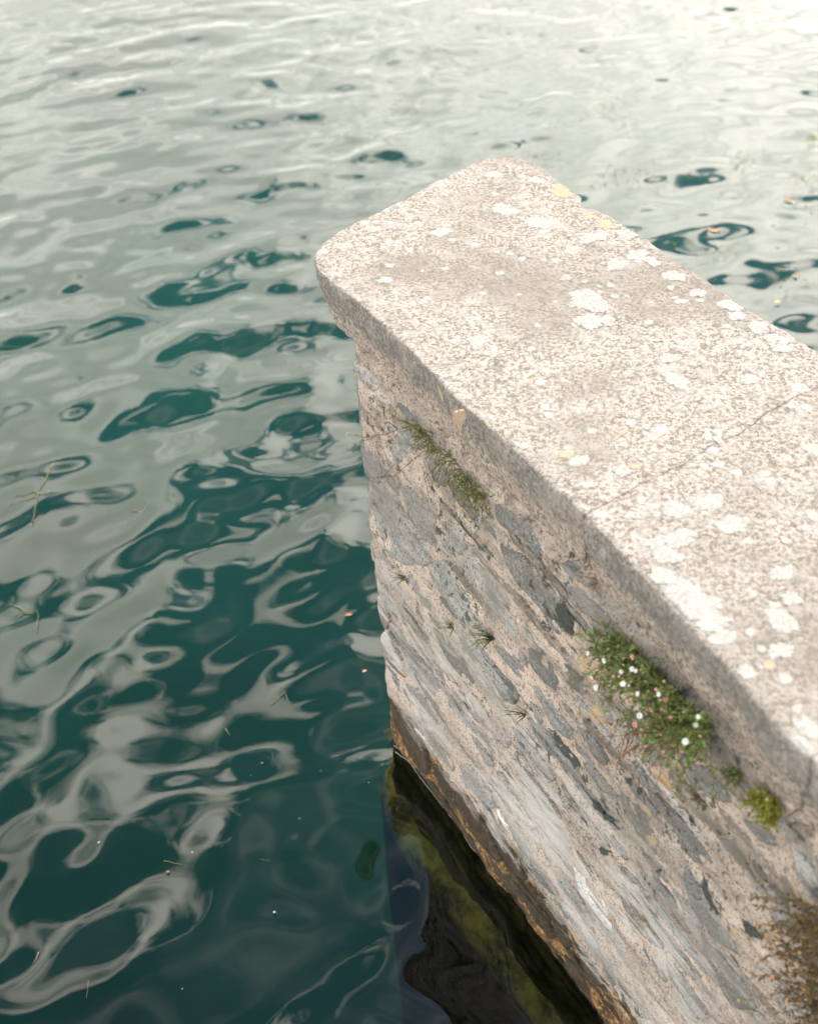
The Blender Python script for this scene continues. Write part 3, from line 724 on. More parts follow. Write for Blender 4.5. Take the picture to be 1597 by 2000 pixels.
def slab(rowA, rowB, jA, jB, step, seed):
    n = rowA.shape[0]
    ns = max(6, int(np.mean(np.abs(rowB[:, 0] - rowA[:, 0])) / step))
    t = np.linspace(0, 1, n)
    G = np.zeros((ns + 1, n, 2))
    for i in range(ns + 1):
        s = i / ns
        ul = rowA[0, 0] * (1 - s) + rowB[0, 0] * s; ur = rowA[-1, 0] * (1 - s) + rowB[-1, 0] * s
        l = np.array([ul, Lw(ul)]); r_ = np.array([ur, Rw(ur)])
        if i == 0: l, r_ = rowA[0], rowA[-1]
        lin = l[None] * (1 - t[:, None]) + r_[None] * t[:, None]
        linA = rowA[0][None] * (1 - t[:, None]) + rowA[-1][None] * t[:, None]
        linB = rowB[0][None] * (1 - t[:, None]) + rowB[-1][None] * t[:, None]
        G[i] = lin + (rowA - linA) * (1 - s) ** 2.5 + (rowB - linB) * s ** 2.5
    idx = np.arange((ns + 1) * n).reshape(ns + 1, n)
    u = G[..., 0]; w = G[..., 1]
    Z = ztop(u, w)
    V = np.stack([u, w, Z], -1).reshape(-1, 3)
    F = [tuple(int(a) for a in q) for q in np.stack([idx[:-1, :-1], idx[1:, :-1], idx[1:, 1:], idx[:-1, 1:]], -1).reshape(-1, 4)]
    ring = np.concatenate([idx[0, :], idx[1:, -1], idx[-1, -2::-1], idx[-2:0:-1, 0]])
    isj = np.concatenate([np.full(n, jA), np.zeros(ns), np.full(n - 1, jB), np.zeros(ns - 1)])
    B = V[ring].copy(); nr = len(ring)
    tang = np.roll(B[:, :2], -1, 0) - np.roll(B[:, :2], 1, 0)
    for _ in range(2): tang = tang + np.roll(tang, 1, 0) + np.roll(tang, -1, 0)
    tang /= np.linalg.norm(tang, axis=1)[:, None] + 1e-9
    nor = np.stack([tang[:, 1], -tang[:, 0]], -1)
    cen = B[:, :2].mean(0)
    if np.mean(((B[:, :2] - cen) * nor).sum(1)) < 0: nor = -nor
    prof = [(0.003, 0.002), (0.005, 0.006), (0.006, 0.018)] + [(0.006 - 0.034 * x ** 1.4, 0.02 + 0.155 * x) for x in np.linspace(0.07, 1, 15)] + [(-0.036, 0.182), (-0.05, 0.186), (-0.10, 0.186)]
    rows = [ring]; allV = [V]; base = len(V)
    for k_, (off, dep) in enumerate(prof):
        q = np.concatenate([B[:, :2], np.full((nr, 1), dep)], 1)
        wob = (0.0055 * fbm(q, 11, 3, 51 + seed) + 0.0025 * fbm(q, 55, 2, 57)) * min(1.0, k_ / 3)
        chip = -0.012 * np.clip(fbm(q * np.array([1, 1, 0.5]), 13, 3, 63) - 0.55, 0, 1) * (dep < 0.05) * min(1, k_ / 2)
        o2 = np.where(isj > 0, -0.0004, off + wob + chip)
        nv = np.concatenate([B[:, :2] + nor * o2[:, None], (B[:, 2] - dep)[:, None]], 1)
        qz = np.stack([B[:, 1] * 1.0, (B[:, 2] - dep), np.round(B[:, 0])], -1)
        nv[:, 0] += np.where(isj > 0, 0.022 * fbm(qz, 9, 4, 91) * min(1.0, dep / 0.06), 0.0)
        allV.append(nv); rows.append(np.arange(nr) + base); base += nr
    V = np.concatenate(allV)
    for a, b in zip(rows[:-1], rows[1:]):
        for i in range(nr):
            j = (i + 1) % nr; F.append((int(a[i]), int(a[j]), int(b[j]), int(b[i])))
    F.append(tuple(int(x) for x in rows[-1]))
    org = np.array([V[:, 0].mean(), 0.35, TOP_Z])
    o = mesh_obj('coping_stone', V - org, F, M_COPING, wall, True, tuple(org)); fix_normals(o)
    return o, org
gap = np.array([0.0006, 0.0])
slabs = [slab(rowE, J1 - gap, 0, 1, 0.0085, 0), slab(J1 + gap, J2 - gap, 1, 1, 0.0085, 1), slab(J2 + gap, rowN, 1, 0, 0.02, 2)]
slabs[0][0]['label'] = 'lake-end slab of the coping with a rounded corner'
slabs[1][0]['label'] = 'middle coping slab carrying the largest white lichen patches'
def slab_of(u, w):
    t = np.clip((w - float(Lw(u))) / 0.85, 0, 1)
    def ju(J): return np.interp(t, np.linspace(0, 1, NT_), J[:, 0])
    return 0 if u < ju(J1) else 1 if u < ju(J2) else 2

LICHEN = [(985,407,24),(1058,437,25),(1145,588,34),(1170,600,22),(932,665,20),(752,549,12),(760,521,8),(865,455,18),(1230,458,26),(1160,465,22),(1205,520,20),(1245,500,18),(1115,490,13),(1104,542,9),
 (1150,630,24),(1185,628,15),(1320,745,23),(1305,702,15),(1250,765,9),(1130,902,18),(1215,922,15),(1322,998,26),(1383,985,23),(1425,1028,23),(1455,1019,9),(1328,1052,27),(1282,1062,20),(1302,1086,24),
 (1296,1128,28),(1335,1158,34),(1366,1188,38),(1390,1216,26),(1412,1246,22),(1527,1215,26),(1543,1172,18),(1523,1272,20),(1487,1269,8),(1455,1316,17),(1577,1424,22),(1560,1452,14),
 (1535,1058,9),(1530,1120,20),(1200,580,9),(1272,512,16),(1312,540,20),(1425,598,20),(1438,618,15),(1480,640,20),(1505,662,14),(1527,684,15),(1440,668,12),(1415,640,8),(1462,742,16),(1330,590,10),
 (950,690,8),(920,632,8),(868,626,6),(975,530,8),(962,340,15),(1045,352,14),(1362,574,15),(1270,650,8),(1560,760,16),(1500,820,10),(1590,880,18),(1400,860,9),(1240,1010,8),(1480,940,8),(1545,960,9),(1585,1010,14)]
def lichen(px, py, r, mat, seed):
    c = top_uw(px, py)
    dist = math.hypot(*(c + FACE * np.array([0, 1]))) ; depth = (CAM_M.T @ (np.array(to_xyz((c[0], c[1], TOP_Z))) - np.array([0, 0, CAM_Z])))[2]
    rad = r / FPX * depth
    n = 44; th = np.linspace(0, 2 * math.pi, n, endpoint=False)
    q = np.stack([np.cos(th) * 1.0 + seed * 3.1, np.sin(th) * 1.0, np.zeros(n)], -1)
    rr = rad * (1.0 + 0.26 * fbm(q, 1.6, 3, seed) + 0.13 * fbm(q, 6.0, 2, seed + 5))
    ar = 1.0 + 0.25 * vnoise(np.array([[seed * 1.3, 0, 0]]))[0]
    V = []; F = []
    rad *= 1.22; rr = rr * 1.22
    rings = [(0.3, .0013), (0.65, .0013), (0.88, .0011), (1.0, .0004)]
    for f_, h in rings:
        u = c[0] + np.cos(th) * rr * f_ * ar; w = c[1] + np.sin(th) * rr * f_ / ar
        lw = np.array([float(Lw(x)) for x in u]); rw = np.array([float(Rw(x)) for x in u]); w = np.clip(w, lw + 0.004, rw - 0.004)
        V += list(np.stack([u, w, ztop(u, w) + h + 0.0007 * fbm(np.stack([u, w, u * 0], -1), 120, 2, 3)], -1))
    V.append((c[0], c[1], float(ztop(c[0], c[1])) + .0013))
    for k_ in range(3):
        for i in range(n): j = (i + 1) % n; F.append((k_ * n + i, (k_ + 1) * n + i, (k_ + 1) * n + j, k_ * n + j))
    for i in range(n): F.append((len(V) - 1, i, (i + 1) % n))
    so, org = slabs[slab_of(c[0], c[1])]
    cc = np.array([c[0], c[1], TOP_Z])
    o = mesh_obj('lichen_patch', np.array(V) - cc, F, mat, so, True, tuple(cc - org)); fix_normals(o)
    set_core(o, np.concatenate([np.full(n, x) for x in (1.0, 0.85, 0.4, 0.0)] + [[1.0]]))
for i, (x, y, r) in enumerate(LICHEN): lichen(x, y, r, M_LICHEN, i + 1)
for i, (x, y, r) in enumerate([(1105, 888, 12), (1240, 912, 9), (1500, 1300, 10), (1095, 372, 20), (1180, 440, 14), (1150, 425, 11)]): lichen(x, y, r, M_LICHEN_O, i + 90)

# crust lichen on the upright faces (ochre on the coping side, black on the stones)
from mathutils.bvhtree import BVHTree
def local_bvh(objs):
    V = []; F = []
    for o in objs:
        mw = Matrix.Translation(o.location) @ o.rotation_euler.to_matrix().to_4x4(); b0 = len(V)
        V += [mw @ v.co for v in o.data.vertices]; F += [tuple(i + b0 for i in p.vertices) for p in o.data.polygons]
    return BVHTree.FromPolygons(V, F)
BVH_COPING = local_bvh([x[0] for x in slabs]); BVH_FACE = local_bvh([o for o in wall.children if o.name.startswith(('mortar', 'stone'))])
def face_patch(px_poly, w, mat, parent, org, seed, bvh, name='lichen_patch'):
    P = [at_w(*p, w=w) for p in px_poly]
    Q = smooth_loop([(p[0], p[2]) for p in P], 40, 0.010, seed); c = Q.mean(0); n = len(Q)
    V = []; F = []; core = []
    for sc_, cr in ((1.15, 0.0), (0.95, 0.4), (0.75, 0.85), (0.5, 1.0), (0.25, 1.0), (0.0, 1.0)):
        for q in (Q if sc_ > 0 else Q[:1]):
            x = c[0] + (q[0] - c[0]) * sc_; z_ = c[1] + (q[1] - c[1]) * sc_
            hit = bvh.ray_cast(Vector((x, -0.4, z_)), Vector((0, 1, 0)))
            V.append((x - c[0], (hit[0].y if hit[0] is not None and hit[0].y < 0.08 else w) - 0.0012 - w, z_ - c[1])); core.append(cr)
    for k_ in range(4):
        for i in range(n): j = (i + 1) % n; F.append((k_ * n + i, k_ * n + j, (k_ + 1) * n + j, (k_ + 1) * n + i))
    for i in range(n): F.append((4 * n + i, 4 * n + (i + 1) % n, 5 * n))
    o = mesh_obj(name, V, F, mat, parent, True, tuple(np.array([c[0], w, c[1]]) - org)); fix_normals(o); set_core(o, core)
    return o
face_patch([(853,815),(864,806),(872,812),(882,812),(874,838),(872,856),(862,852),(850,832)], -0.052, M_LICHEN_O, slabs[0][0], slabs[0][1], 1, BVH_COPING)
face_patch([(827,768),(834,776),(838,796),(830,788)], -0.052, M_LICHEN_O, slabs[0][0], slabs[0][1], 2, BVH_COPING)
for i, pp in enumerate([[(1077,1184),(1092,1176),(1106,1200),(1113,1222),(1108,1246),(1092,1240),(1080,1214)], [(1063,1425),(1085,1446),(1110,1476),(1128,1500),(1118,1500),(1088,1465)],
                        [(1362,1718),(1380,1748),(1396,1780),(1390,1790),(1370,1762)], [(1440,1800),(1462,1810),(1482,1830),(1478,1846),(1452,1826)],
                        [(1150,1560),(1170,1588),(1200,1612),(1185,1610),(1160,1584)], [(1165,1655),(1185,1672),(1190,1680),(1172,1672)]]):
    face_patch(pp, -0.0125, M_LICHEN_B, wall, np.zeros(3), 10 + i, BVH_FACE)
face_patch([(1128,1290),(1150,1285),(1175,1310),(1170,1330),(1145,1325)], -0.008, M_LICHEN_O, wall, np.zeros(3), 30, BVH_FACE)

# ------------------------------------------------------------------ submerged footing
def build_footing():
    # outer lip of the ledge, read off the photograph and set 0.33 m under the water
    lip = np.array([to_uw(at_z(*p, z=-0.33)) for p in [(748,1478),(742,1496),(748,1530),(775,1605),(820,1690),(880,1775),(945,1850),(1010,1925)]])
    us = np.arange(lip[0, 0] - 0.05, 1.7, 0.02)
    V = []
    for u in us:
        lw = np.interp(u, lip[:, 0], lip[:, 1]) + (0.14 * max(0, lip[0, 0] + 0.08 - u) / 0.13)
        prof = [(0.12, -0.245), (0.02, -0.26), (lw * .3, -0.275), (lw * .6, -0.29), (lw * .85, -0.31), (lw, -0.34), (lw - 0.012, -0.40), (lw - 0.012, -0.55), (lw - 0.015, -0.9), (lw - 0.02, -3.6)]
        for j, (w, z) in enumerate(prof):
            q = np.array([[u, w, z]])
            a = fbm(q, 7, 3, 71)[0]; b_ = fbm(q, 3.0, 3, 75)[0]
            V.append((u, w + 0.02 * b_ * (j > 2), z + 0.022 * a * (j > 0)))
    n = 10; F = [(i * n + j, i * n + j + 1, (i + 1) * n + j + 1, (i + 1) * n + j) for i in range(len(us) - 1) for j in range(n - 1)]
    F.append(tuple(range(n)))
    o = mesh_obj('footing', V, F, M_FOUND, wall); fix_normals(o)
    o['label'] = 'yellow-green algae covered footing ledge under the water'
build_footing()

# ------------------------------------------------------------------ plants
class MB:
    def __init__(s): s.v = []; s.f = []
    def tube(s, pts, r0, r1, n=4):
        pts = [Vector(p) for p in pts]; b0 = len(s.v)
        for i, p in enumerate(pts):
            d = (pts[min(i + 1, len(pts) - 1)] - pts[max(i - 1, 0)]).normalized()
            a = d.cross(Vector((0.3, 0.5, 0.81))).normalized(); b = d.cross(a)
            r = r0 + (r1 - r0) * i / max(1, len(pts) - 1)
            for k in range(n):
                an = 2 * math.pi * k / n; s.v.append(p + a * (r * math.cos(an)) + b * (r * math.sin(an)))
        for i in range(len(pts) - 1):
            for k in range(n):
                j = (k + 1) % n; s.f.append((b0 + i * n + k, b0 + i * n + j, b0 + (i + 1) * n + j, b0 + (i + 1) * n + k))
        s.f.append(tuple(b0 + k for k in range(n))[::-1]); s.f.append(tuple(b0 + (len(pts) - 1) * n + k for k in range(n)))
    def leaf(s, p, d, up, l, w):
        p = Vector(p); d = Vector(d).normalized(); side = d.cross(Vector(up))
        side = side.normalized() if side.length > 1e-5 else Vector((1, 0, 0)); nu = side.cross(d)
        b = len(s.v)
        s.v += [p, p + d * l * .45 + side * w * .5 - nu * w * .12, p + d * l - nu * l * .12, p + d * l * .45 - side * w * .5 - nu * w * .12, p + d * l * .5 + nu * w * .1]
        s.f += [(b, b + 1, b + 4), (b + 1, b + 2, b + 4), (b + 2, b + 3, b + 4), (b + 3, b, b + 4)]
    def build(s, name, mat, parent, loc=None): return mesh_obj(name, s.v, s.f, mat, parent, True, loc)
def rv(rs, sc=1.0): return Vector((rs.gauss(0, sc), rs.gauss(0, sc), rs.gauss(0, sc)))
def curve_pts(p0, d0, length, n, rs, bend, wander=0.25):
    p = Vector(p0); d = Vector(d0).normalized(); out = [p.copy()]
    for i in range(n):
        d = (d + Vector(bend) * (1.0 / n) + rv(rs, wander / n ** 0.5 * 0.5)).normalized(); p = p + d * (length / n); out.append(p.copy())
    return out
def flower_meshes():
    def daisy(mat_p, open_):
        mb = MB()
        n = 16
        for k in range(n):
            a = 2 * math.pi * k / n; d = Vector((math.cos(a), math.sin(a), open_)); mb.leaf(d * 0.0016, d, (0, 0, 1), 0.0068, 0.0026)
        me = bpy.data.meshes.new('flower'); me.from_pydata(mb.v, [], mb.f); me.materials.append(mat_p); me.update(); return me
    def ball(r, mat, squash=0.8):
        bm = bmesh.new(); bmesh.ops.create_icosphere(bm, subdivisions=1, radius=r)
        for v in bm.verts: v.co.z *= squash
        for f in bm.faces: f.smooth = True
        me = bpy.data.meshes.new('ball'); bm.to_mesh(me); bm.free(); me.materials.append(mat); return me
    return {'white': daisy(M_PETAL, 0.45), 'pink': daisy(M_PETAL_P, 1.3), 'disc': ball(0.0018, M_YELLOW, 0.6), 'bud': ball(0.0034, M_BUD, 1.1), 'orange': ball(0.0046, M_ORANGE, 0.9), 'pinkbud': ball(0.0040, M_PETAL_P, 1.0)}
FM = flower_meshes()
def put_flower(kind, p, d, parent, scale=1.0):
    me = FM[kind]; o = bpy.data.objects.new('flower' if kind in ('white', 'pink', 'orange') else 'bud', me); C.objects.link(o); o.parent = parent
    o.location = p; o.rotation_euler = Vector(d).to_track_quat('Z', 'Y').to_euler(); o.scale = (scale,) * 3
    if kind == 'white':
        c = bpy.data.objects.new('disc', FM['disc']); C.objects.link(c); c.parent = o; c.location = (0, 0, 0.0016)
CAMP = Vector((0, 0, CAM_Z))
def plant(name, label, cat, roots, n_stems, length, spread, leaf_l, leaf_mat, stem_mat, flowers, seed, aim=None, w0=-0.004, leaves_per=12, droop=-0.5, fl_names=None, group=None):
    """roots: pixels on the wall face from which stems spring; spread: (along u, out of the wall, up)"""
    rs = random.Random(seed)
    base = to_xyz(at_face(*roots[0], w=w0)); root = empty(name, base); tag(root, label, cat, group)
    st = MB(); lf = MB(); tips = []
    for i in range(n_stems):
        a = rs.randrange(len(roots)); b = min(a + 1, len(roots) - 1); t = rs.random()
        pr = [roots[a][q] * (1 - t) + roots[b][q] * t for q in (0, 1)]
        p0 = to_xyz(at_face(pr[0] + rs.gauss(0, 4), pr[1] + rs.gauss(0, 4), w=w0)) - base
        du, dw, dz_ = spread
        d = Vector((D2[0], D2[1], 0)) * (du + rs.gauss(0, 0.75)) - Vector((N2[0], N2[1], 0)) * (dw * rs.uniform(.45, 1.3)) + Vector((0, 0, 1)) * (dz_ + rs.gauss(0, .55))
        L = length * rs.uniform(0.45, 1.1)
        pts = curve_pts(p0, d, L, 7, rs, (0, 0, droop), 0.5)
        st.tube(pts, 0.0011, 0.0005)
        for k in range(leaves_per):
            f_ = rs.uniform(0.08, 1.0); j = min(6, int(f_ * 7)); p = pts[j].lerp(pts[j + 1], f_ * 7 - j if j < 6 else rs.random())
            dd = ((pts[j + 1] - pts[j]).normalized() * 0.7 + rv(rs, 0.7)).normalized()
            lf.leaf(p, dd, (rv(rs, .6) + Vector((0, -0.3, 1))), leaf_l * rs.uniform(.5, 1.2), leaf_l * rs.uniform(.24, .42))
        tips.append((pts[-1], (pts[-1] - pts[-2]).normalized()))
    st.build('stems', stem_mat, root); lo = lf.build('foliage', leaf_mat, root); lo['kind'] = 'stuff'
    rs.shuffle(tips); k = 0
    for kind, cnt in flowers:
        for i in range(cnt):
            if k >= len(tips): break
            p, d = tips[k]; k += 1
            tocam = (CAMP - (base + p)).normalized()
            put_flower(kind, p + d * 0.004 + tocam * 0.012, (d * 0.5 + tocam * 0.7 + rv(rs, .25)), root, rs.uniform(.5, .82))
    return root

plant('daisy_clump', 'bushy clump of small white and pink daisies growing under the coping', 'plant', [(1228,1262),(1270,1300),(1310,1345),(1345,1385),(1385,1425)], 200, 0.135, (-0.55, 0.75, 0.22), 0.013, M_LEAF, M_STEM,
      [('white', 24), ('pink', 18), ('pinkbud', 40), ('bud', 50), ('orange', 8)], 5, leaves_per=30, droop=-0.9)
plant('dry_stem_tuft', 'thin dry brown stems hanging below the daisy clump', 'plant', [(1225,1400),(1270,1440),(1320,1450)], 46, 0.12, (-0.6, 0.35, -0.6), 0.009, M_LEAF_D, M_STEM_D,
      [('bud', 14), ('orange', 6)], 15, leaves_per=7, droop=-0.5)
plant('trailing_plant', 'straggly trailing plant with tiny leaves in the crack below the lake-end coping', 'plant', [(800,818),(830,845),(858,872),(890,905),(920,940),(945,968)], 84, 0.07, (-0.35, 0.55, -0.1), 0.0085, M_LEAF, M_STEM,
      [('bud', 14), ('pinkbud', 4)], 8, leaves_per=14, droop=-0.6)
plant('rusty_plant', 'blurred rust-brown plant with orange buds at the lower right edge', 'plant', [(1600,1770),(1615,1830),(1625,1900),(1620,1960),(1640,2000)], 85, 0.15, (-0.75, 0.6, 0.0), 0.013, M_LEAF_D, M_STEM_D,
      [('orange', 20), ('bud', 30), ('pinkbud', 8)], 9, leaves_per=16, droop=-0.7)
plant('moss_cushion', 'yellow-green moss cushion tucked under the coping at right', 'moss', [(1478,1575),(1500,1560),(1522,1580),(1510,1592)], 130, 0.035, (-0.2, 0.8, 0.3), 0.008, M_MOSS, M_MOSS, [('bud', 3)], 12, leaves_per=14, droop=-0.3)
plant('small_moss_tuft', 'small green tuft between the daisies and the moss cushion', 'moss', [(1425,1505),(1440,1515)], 26, 0.035, (-0.2, 0.7, 0.1), 0.007, M_LEAF, M_STEM, [], 14, leaves_per=10)
plant('green_sprig', 'tiny green sprig on the mortar below the daisies', 'plant', [(1352,1556),(1362,1562)], 9, 0.025, (-0.2, 0.6, 0.1), 0.006, M_LEAF, M_STEM, [], 16, leaves_per=6)

# long trailing shoots of the straggly plant
def shoots():
    rs = random.Random(21)
    par = bpy.data.objects['trailing_plant']; base = par.location.copy()
    st = MB(); lf = MB(); tips = []
    lines = [[(845,848),(815,832),(785,836),(762,846),(738,850),(712,853),(682,850)], [(812,838),(790,822),(768,813)], [(880,895),(838,872),(800,868),(760,864)],
             [(852,878),(826,880),(805,900),(785,918),(768,930),(740,932)], [(735,852),(720,858),(703,862)], [(870,900),(848,930),(842,960)], [(925,955),(905,985),(895,1015)],
             [(948,985),(955,1005),(935,1030),(925,1045)], [(858,905),(830,935),(838,975)], [(905,940),(884,962),(890,1010)], [(776,838),(758,825),(748,828)], [(945,962),(958,972),(966,965)]]
    for ln in lines:
        n = len(ln); pts = []
        for i, p in enumerate(ln):
            f_ = i / (n - 1); pts.append(to_xyz(at_face(*p, w=-0.008 - 0.05 * math.sin(math.pi * min(1, f_ * .8)))) - base)
        fine = []
        for a, b in zip(pts[:-1], pts[1:]):
            for t in (0, .33, .66): fine.append(a.lerp(b, t) + rv(rs, 0.0012))
        fine.append(pts[-1]); st.tube(fine, 0.0013, 0.0006)
        for a, b in zip(fine[:-1], fine[1:]):
            for k in range(4):
                lf.leaf(a.lerp(b, rs.random()), ((b - a).normalized() + rv(rs, .8)), rv(rs) + Vector((0, -.3, 1)), rs.uniform(.004, .009), rs.uniform(.0014, .003))
        tips.append(fine[-1])
    for p in tips[:5]:
        for k in range(4):
            e = p + Vector((rs.uniform(-.014, .002), rs.uniform(-.006, .006), rs.uniform(-.008, .012))); st.tube([p, e], .0004, .0004)
            put_flower('bud', e, (0, -.5, 1), par, .6)
    st.build('long_shoots', M_STEM, par); o = lf.build('shoot_leaves', M_LEAF, par); o['kind'] = 'stuff'
shoots()

def tuft(name, label, px, n, length, lean, seed, mat=M_GRASS):
    rs = random.Random(seed); base = to_xyz(at_face(*px, w=-0.003)); root = empty(name, base); tag(root, label, 'grass tuft', 'grass tufts in the wall joints')
    for i in range(n):
        d = Vector((D2[0], D2[1], 0)) * (lean + rs.gauss(0, .5)) - Vector((N2[0], N2[1], 0)) * rs.uniform(.3, 1.0) + Vector((0, 0, 1)) * rs.uniform(.1, 1.1)
        pts = curve_pts(rv(rs, .003), d, length * rs.uniform(.5, 1.1), 5, rs, (0, 0, -0.7), .3)
        mb = MB()
        for k, p in enumerate(pts):
            wd = 0.0022 * (1 - (k / 5) ** 1.5) + .0003; sd = Vector((D2[0], D2[1], 0)).lerp(Vector((0, 0, 1)), rs.random() * .4) * wd
            mb.v += [p - sd, p + Vector((-N2[0], -N2[1], 0)) * wd * .4, p + sd]
        for k in range(5):
            b = k * 3; mb.f += [(b, b + 1, b + 4, b + 3), (b + 1, b + 2, b + 5, b + 4)]
        mb.build('blade', mat, root)
tuft('grass_tuft', 'short green grass tuft nearest the wall corner', (793,1128), 18, 0.065, -0.4, 1)
tuft('grass_tuft', 'small dark grass tuft left of the largest grass tuft', (886,1226), 22, 0.055, -0.7, 2)
tuft('grass_tuft', 'largest green grass tuft, spiky, in a joint above the waterline', (962,1248), 40, 0.08, -0.5, 3)
tuft('grass_tuft', 'sparse grass tuft lowest on the wall face', (1026,1396), 16, 0.07, -0.5, 4)

# ------------------------------------------------------------------ things on the water
def strand(name, label, cat, lines, r, mat, group=None, z=0.004, seed=1, leafy=0.0):
    rs = random.Random(seed)
    P0 = Vector(at_z(*lines[0][0])); root = empty(name, P0); tag(root, label, cat, group)
    st = MB()
    for ln in lines:
        pts = [Vector(at_z(*p)) - P0 + Vector((0, 0, z)) for p in ln]; fine = []
        for a, b in zip(pts[:-1], pts[1:]):
            for t in (0, .25, .5, .75): fine.append(a.lerp(b, t) + Vector((rs.gauss(0, .004), rs.gauss(0, .008), 0)) * (1 if leafy else .15))
        fine.append(pts[-1]); st.tube(fine, r, r * .5)
        if leafy:
            for p in fine:
                for k in range(2):
                    st.leaf(p, (rs.gauss(0, 1), rs.gauss(0, 1), .1), (0, 0, 1), leafy * rs.uniform(.4, 1), leafy * .25)
    st.build('strand', mat, root)
    return root
strand('floating_weed', 'branching olive water weed floating at the left edge', 'weed', [[(100,905),(92,935),(76,960),(72,990),(62,1025)], [(20,988),(50,978),(85,965),(108,958)], [(76,960),(55,965),(30,972)]], 0.0028, M_ALGA, None, .003, 2, .014)
strand('floating_weed', 'short olive weed strand floating right of the branching weed', 'weed', [[(292,984),(275,1000),(255,1020),(238,1030)], [(275,1000),(258,1000)]], 0.0022, M_ALGA, None, .003, 3, .010)
strand('floating_weed', 'thin weed strand floating at the left edge below the branching weed', 'weed', [[(20,1182),(50,1195),(75,1200),(72,1235)], [(50,1195),(30,1205)]], 0.0020, M_ALGA, None, .003, 4, .008)
strand('floating_twig', 'small bent twig floating on the bright reflection left of the wall', 'twig', [[(530,1376),(556,1352),(566,1378)]], 0.0014, M_TWIG, None, .003, 5)
strand('floating_straw', 'yellow-green grass blade floating on the dark water', 'straw', [[(320,1682),(345,1689),(367,1694)]], 0.0016, M_GRASS, None, .003, 6)
strand('floating_straw', 'pale grass blade floating near the bottom left', 'straw', [[(173,1917),(171,1935),(169,1952)]], 0.0014, M_TWIG, None, .003, 7)
strand('floating_straw', 'short grass blade floating at the far bottom left corner', 'straw', [[(75,1863),(70,1876),(66,1882)]], 0.0013, M_TWIG, None, .003, 8)
strand('floating_straw', 'short green grass blade floating right of the yellow-green one', 'straw', [[(505,1681),(528,1682)]], 0.0012, M_GRASS, None, .003, 9)
strand('floating_straw', 'stubby straw piece floating below the bent twig', 'straw', [[(441,1424),(449,1438)]], 0.0018, M_TWIG, None, .003, 10)
strand('scum_line', 'thin grey scum line floating along the waterline of the wall', 'scum line', [[(772,1470),(798,1488),(815,1512),(836,1540),(862,1572),(880,1597),(895,1612),(905,1632),(918,1655),(938,1674),(955,1700),(962,1706)], [(768,1458),(785,1466),(800,1490)]], 0.0016, M_SCUM, None, .0025, 11)

def flat_leaf(name, label, px, l, w, mat, ang, seed, group=None, cat='leaf'):
    p = Vector(at_z(*px)); mb = MB(); n = 7
    for i in range(n):
        t = i / (n - 1); hw = w * .5 * math.sin(math.pi * (0.06 + .9 * t)) ** .8
        mb.v += [Vector((l * (t - .5), -hw, .003 + .12 * hw)), Vector((l * (t - .5), 0, .002)), Vector((l * (t - .5), hw, .003 + .2 * hw))]
    for i in range(n - 1):
        b = i * 3; mb.f += [(b, b + 1, b + 4, b + 3), (b + 1, b + 2, b + 5, b + 4)]
    o = mb.build(name, mat, None, p); o.rotation_euler = (0, 0, ang); o.location.z = .004; tag(o, label, cat, group)
flat_leaf('floating_leaf', 'rusty red leaf floating just left of the wall', (681,1203), .032, .013, M_RED, .1, 1)
flat_leaf('floating_petal', 'pink petal floating left of the wall near the waterline', (712,1313), .016, .010, M_PETAL_P, .4, 2, None, 'petal')
flat_leaf('floating_leaf', 'orange leaf floating beyond the coping, left of the other three', (1392,452), .06, .03, M_ORANGE, -.5, 3)
flat_leaf('floating_leaf', 'yellow leaf floating beyond the coping, lowest of the four', (1517,591), .035, .018, M_BUD, 0.1, 4)
flat_leaf('floating_leaf', 'small rusty leaf floating by the right edge above the yellow leaf', (1554,539), .028, .02, M_RED, 1.2, 5)
flat_leaf('floating_leaf', 'pinkish leaf floating beyond the coping, highest of the four', (1541,391), .06, .025, M_RED, -.4, 6)
flat_leaf('floating_leaf', 'small brown leaf floating on the dark water near the wall foot', (512,1493), .010, .007, M_RED, .3, 7)
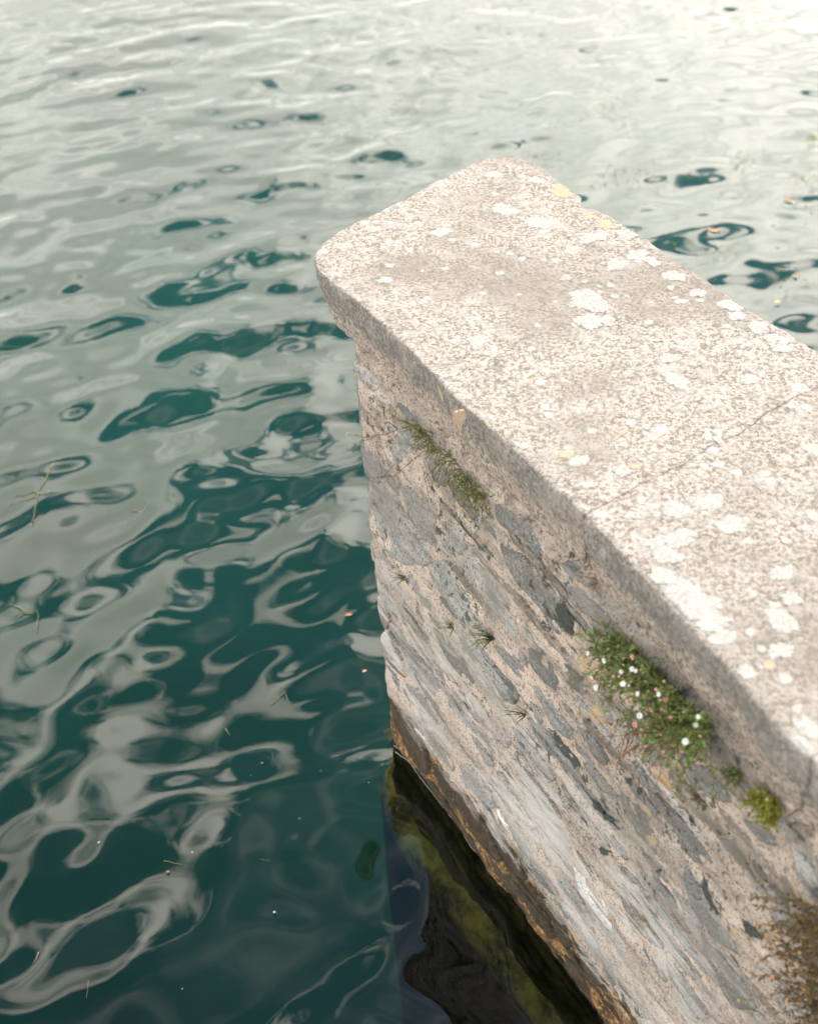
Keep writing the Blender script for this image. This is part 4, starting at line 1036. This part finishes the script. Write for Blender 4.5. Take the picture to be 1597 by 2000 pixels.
flat_leaf('floating_leaf', 'tiny brown leaf floating below the yellow-green grass blade', (328,1705), .012, .007, M_RED, .3, 8)
rs = random.Random(33)
SPK = ['brightest pale speck floating by the yellow-green straw', 'pale speck floating left of the footing, in line with the wall foot', 'pale speck floating just left of the footing', 'pale speck floating at left, level with the yellow-green straw', 'pale speck floating over the footing ledge', 'pale speck floating lowest but one on the dark water', 'pale speck floating lowest on the dark water', 'pale speck floating midway between the straw pieces and the wall']
for ki, (x, y) in enumerate([(375,1666),(490,1516),(627,1507),(193,1647),(720,1530),(536,1783),(356,1933),(585,1600)]):
    p = Vector(at_z(x, y)); bm = bmesh.new(); bmesh.ops.create_icosphere(bm, subdivisions=1, radius=.0032 * rs.uniform(.7, 1.2))
    for v in bm.verts: v.co = Vector((v.co.x * 1.2, v.co.y, v.co.z * .6)) + rv(rs, .0003)
    me = bpy.data.meshes.new('floating_speck'); bm.to_mesh(me); bm.free(); me.materials.append(M_SPECK)
    o = bpy.data.objects.new('floating_speck', me); C.objects.link(o); o.location = p + Vector((0, 0, .003)); tag(o, SPK[ki], 'speck', 'pale specks on the water')
def flecks():
    rs = random.Random(44); mb = MB()
    for cx, cy, sx, sy, n in [(1160,205,40,25,70),(1205,240,20,30,40),(1430,40,20,25,30),(1440,318,25,10,60),(1225,345,40,14,40),(1560,350,14,6,40),(1585,270,8,8,40),(1300,345,60,14,40),(620,235,10,8,16),(1120,330,60,30,30),(1500,390,60,40,40),(1420,480,70,30,40),(1560,550,30,30,30),(1020,290,40,14,14),(640,75,12,8,8),(1010,90,60,30,12)]:
        for i in range(n):
            p = Vector(at_z(cx + rs.gauss(0, sx), cy + rs.gauss(0, sy))) + Vector((0, 0, .004)); a = rs.random() * 6.28
            mb.leaf(p, (math.cos(a), math.sin(a), 0), (0, 0, 1), rs.uniform(.008, .028), rs.uniform(.005, .012))
    o = mb.build('floating_flecks', M_MOSS, None); tag(o, 'scattered yellow-green weed flecks on the bright water at upper right', 'weed flecks', kind='stuff')
flecks()
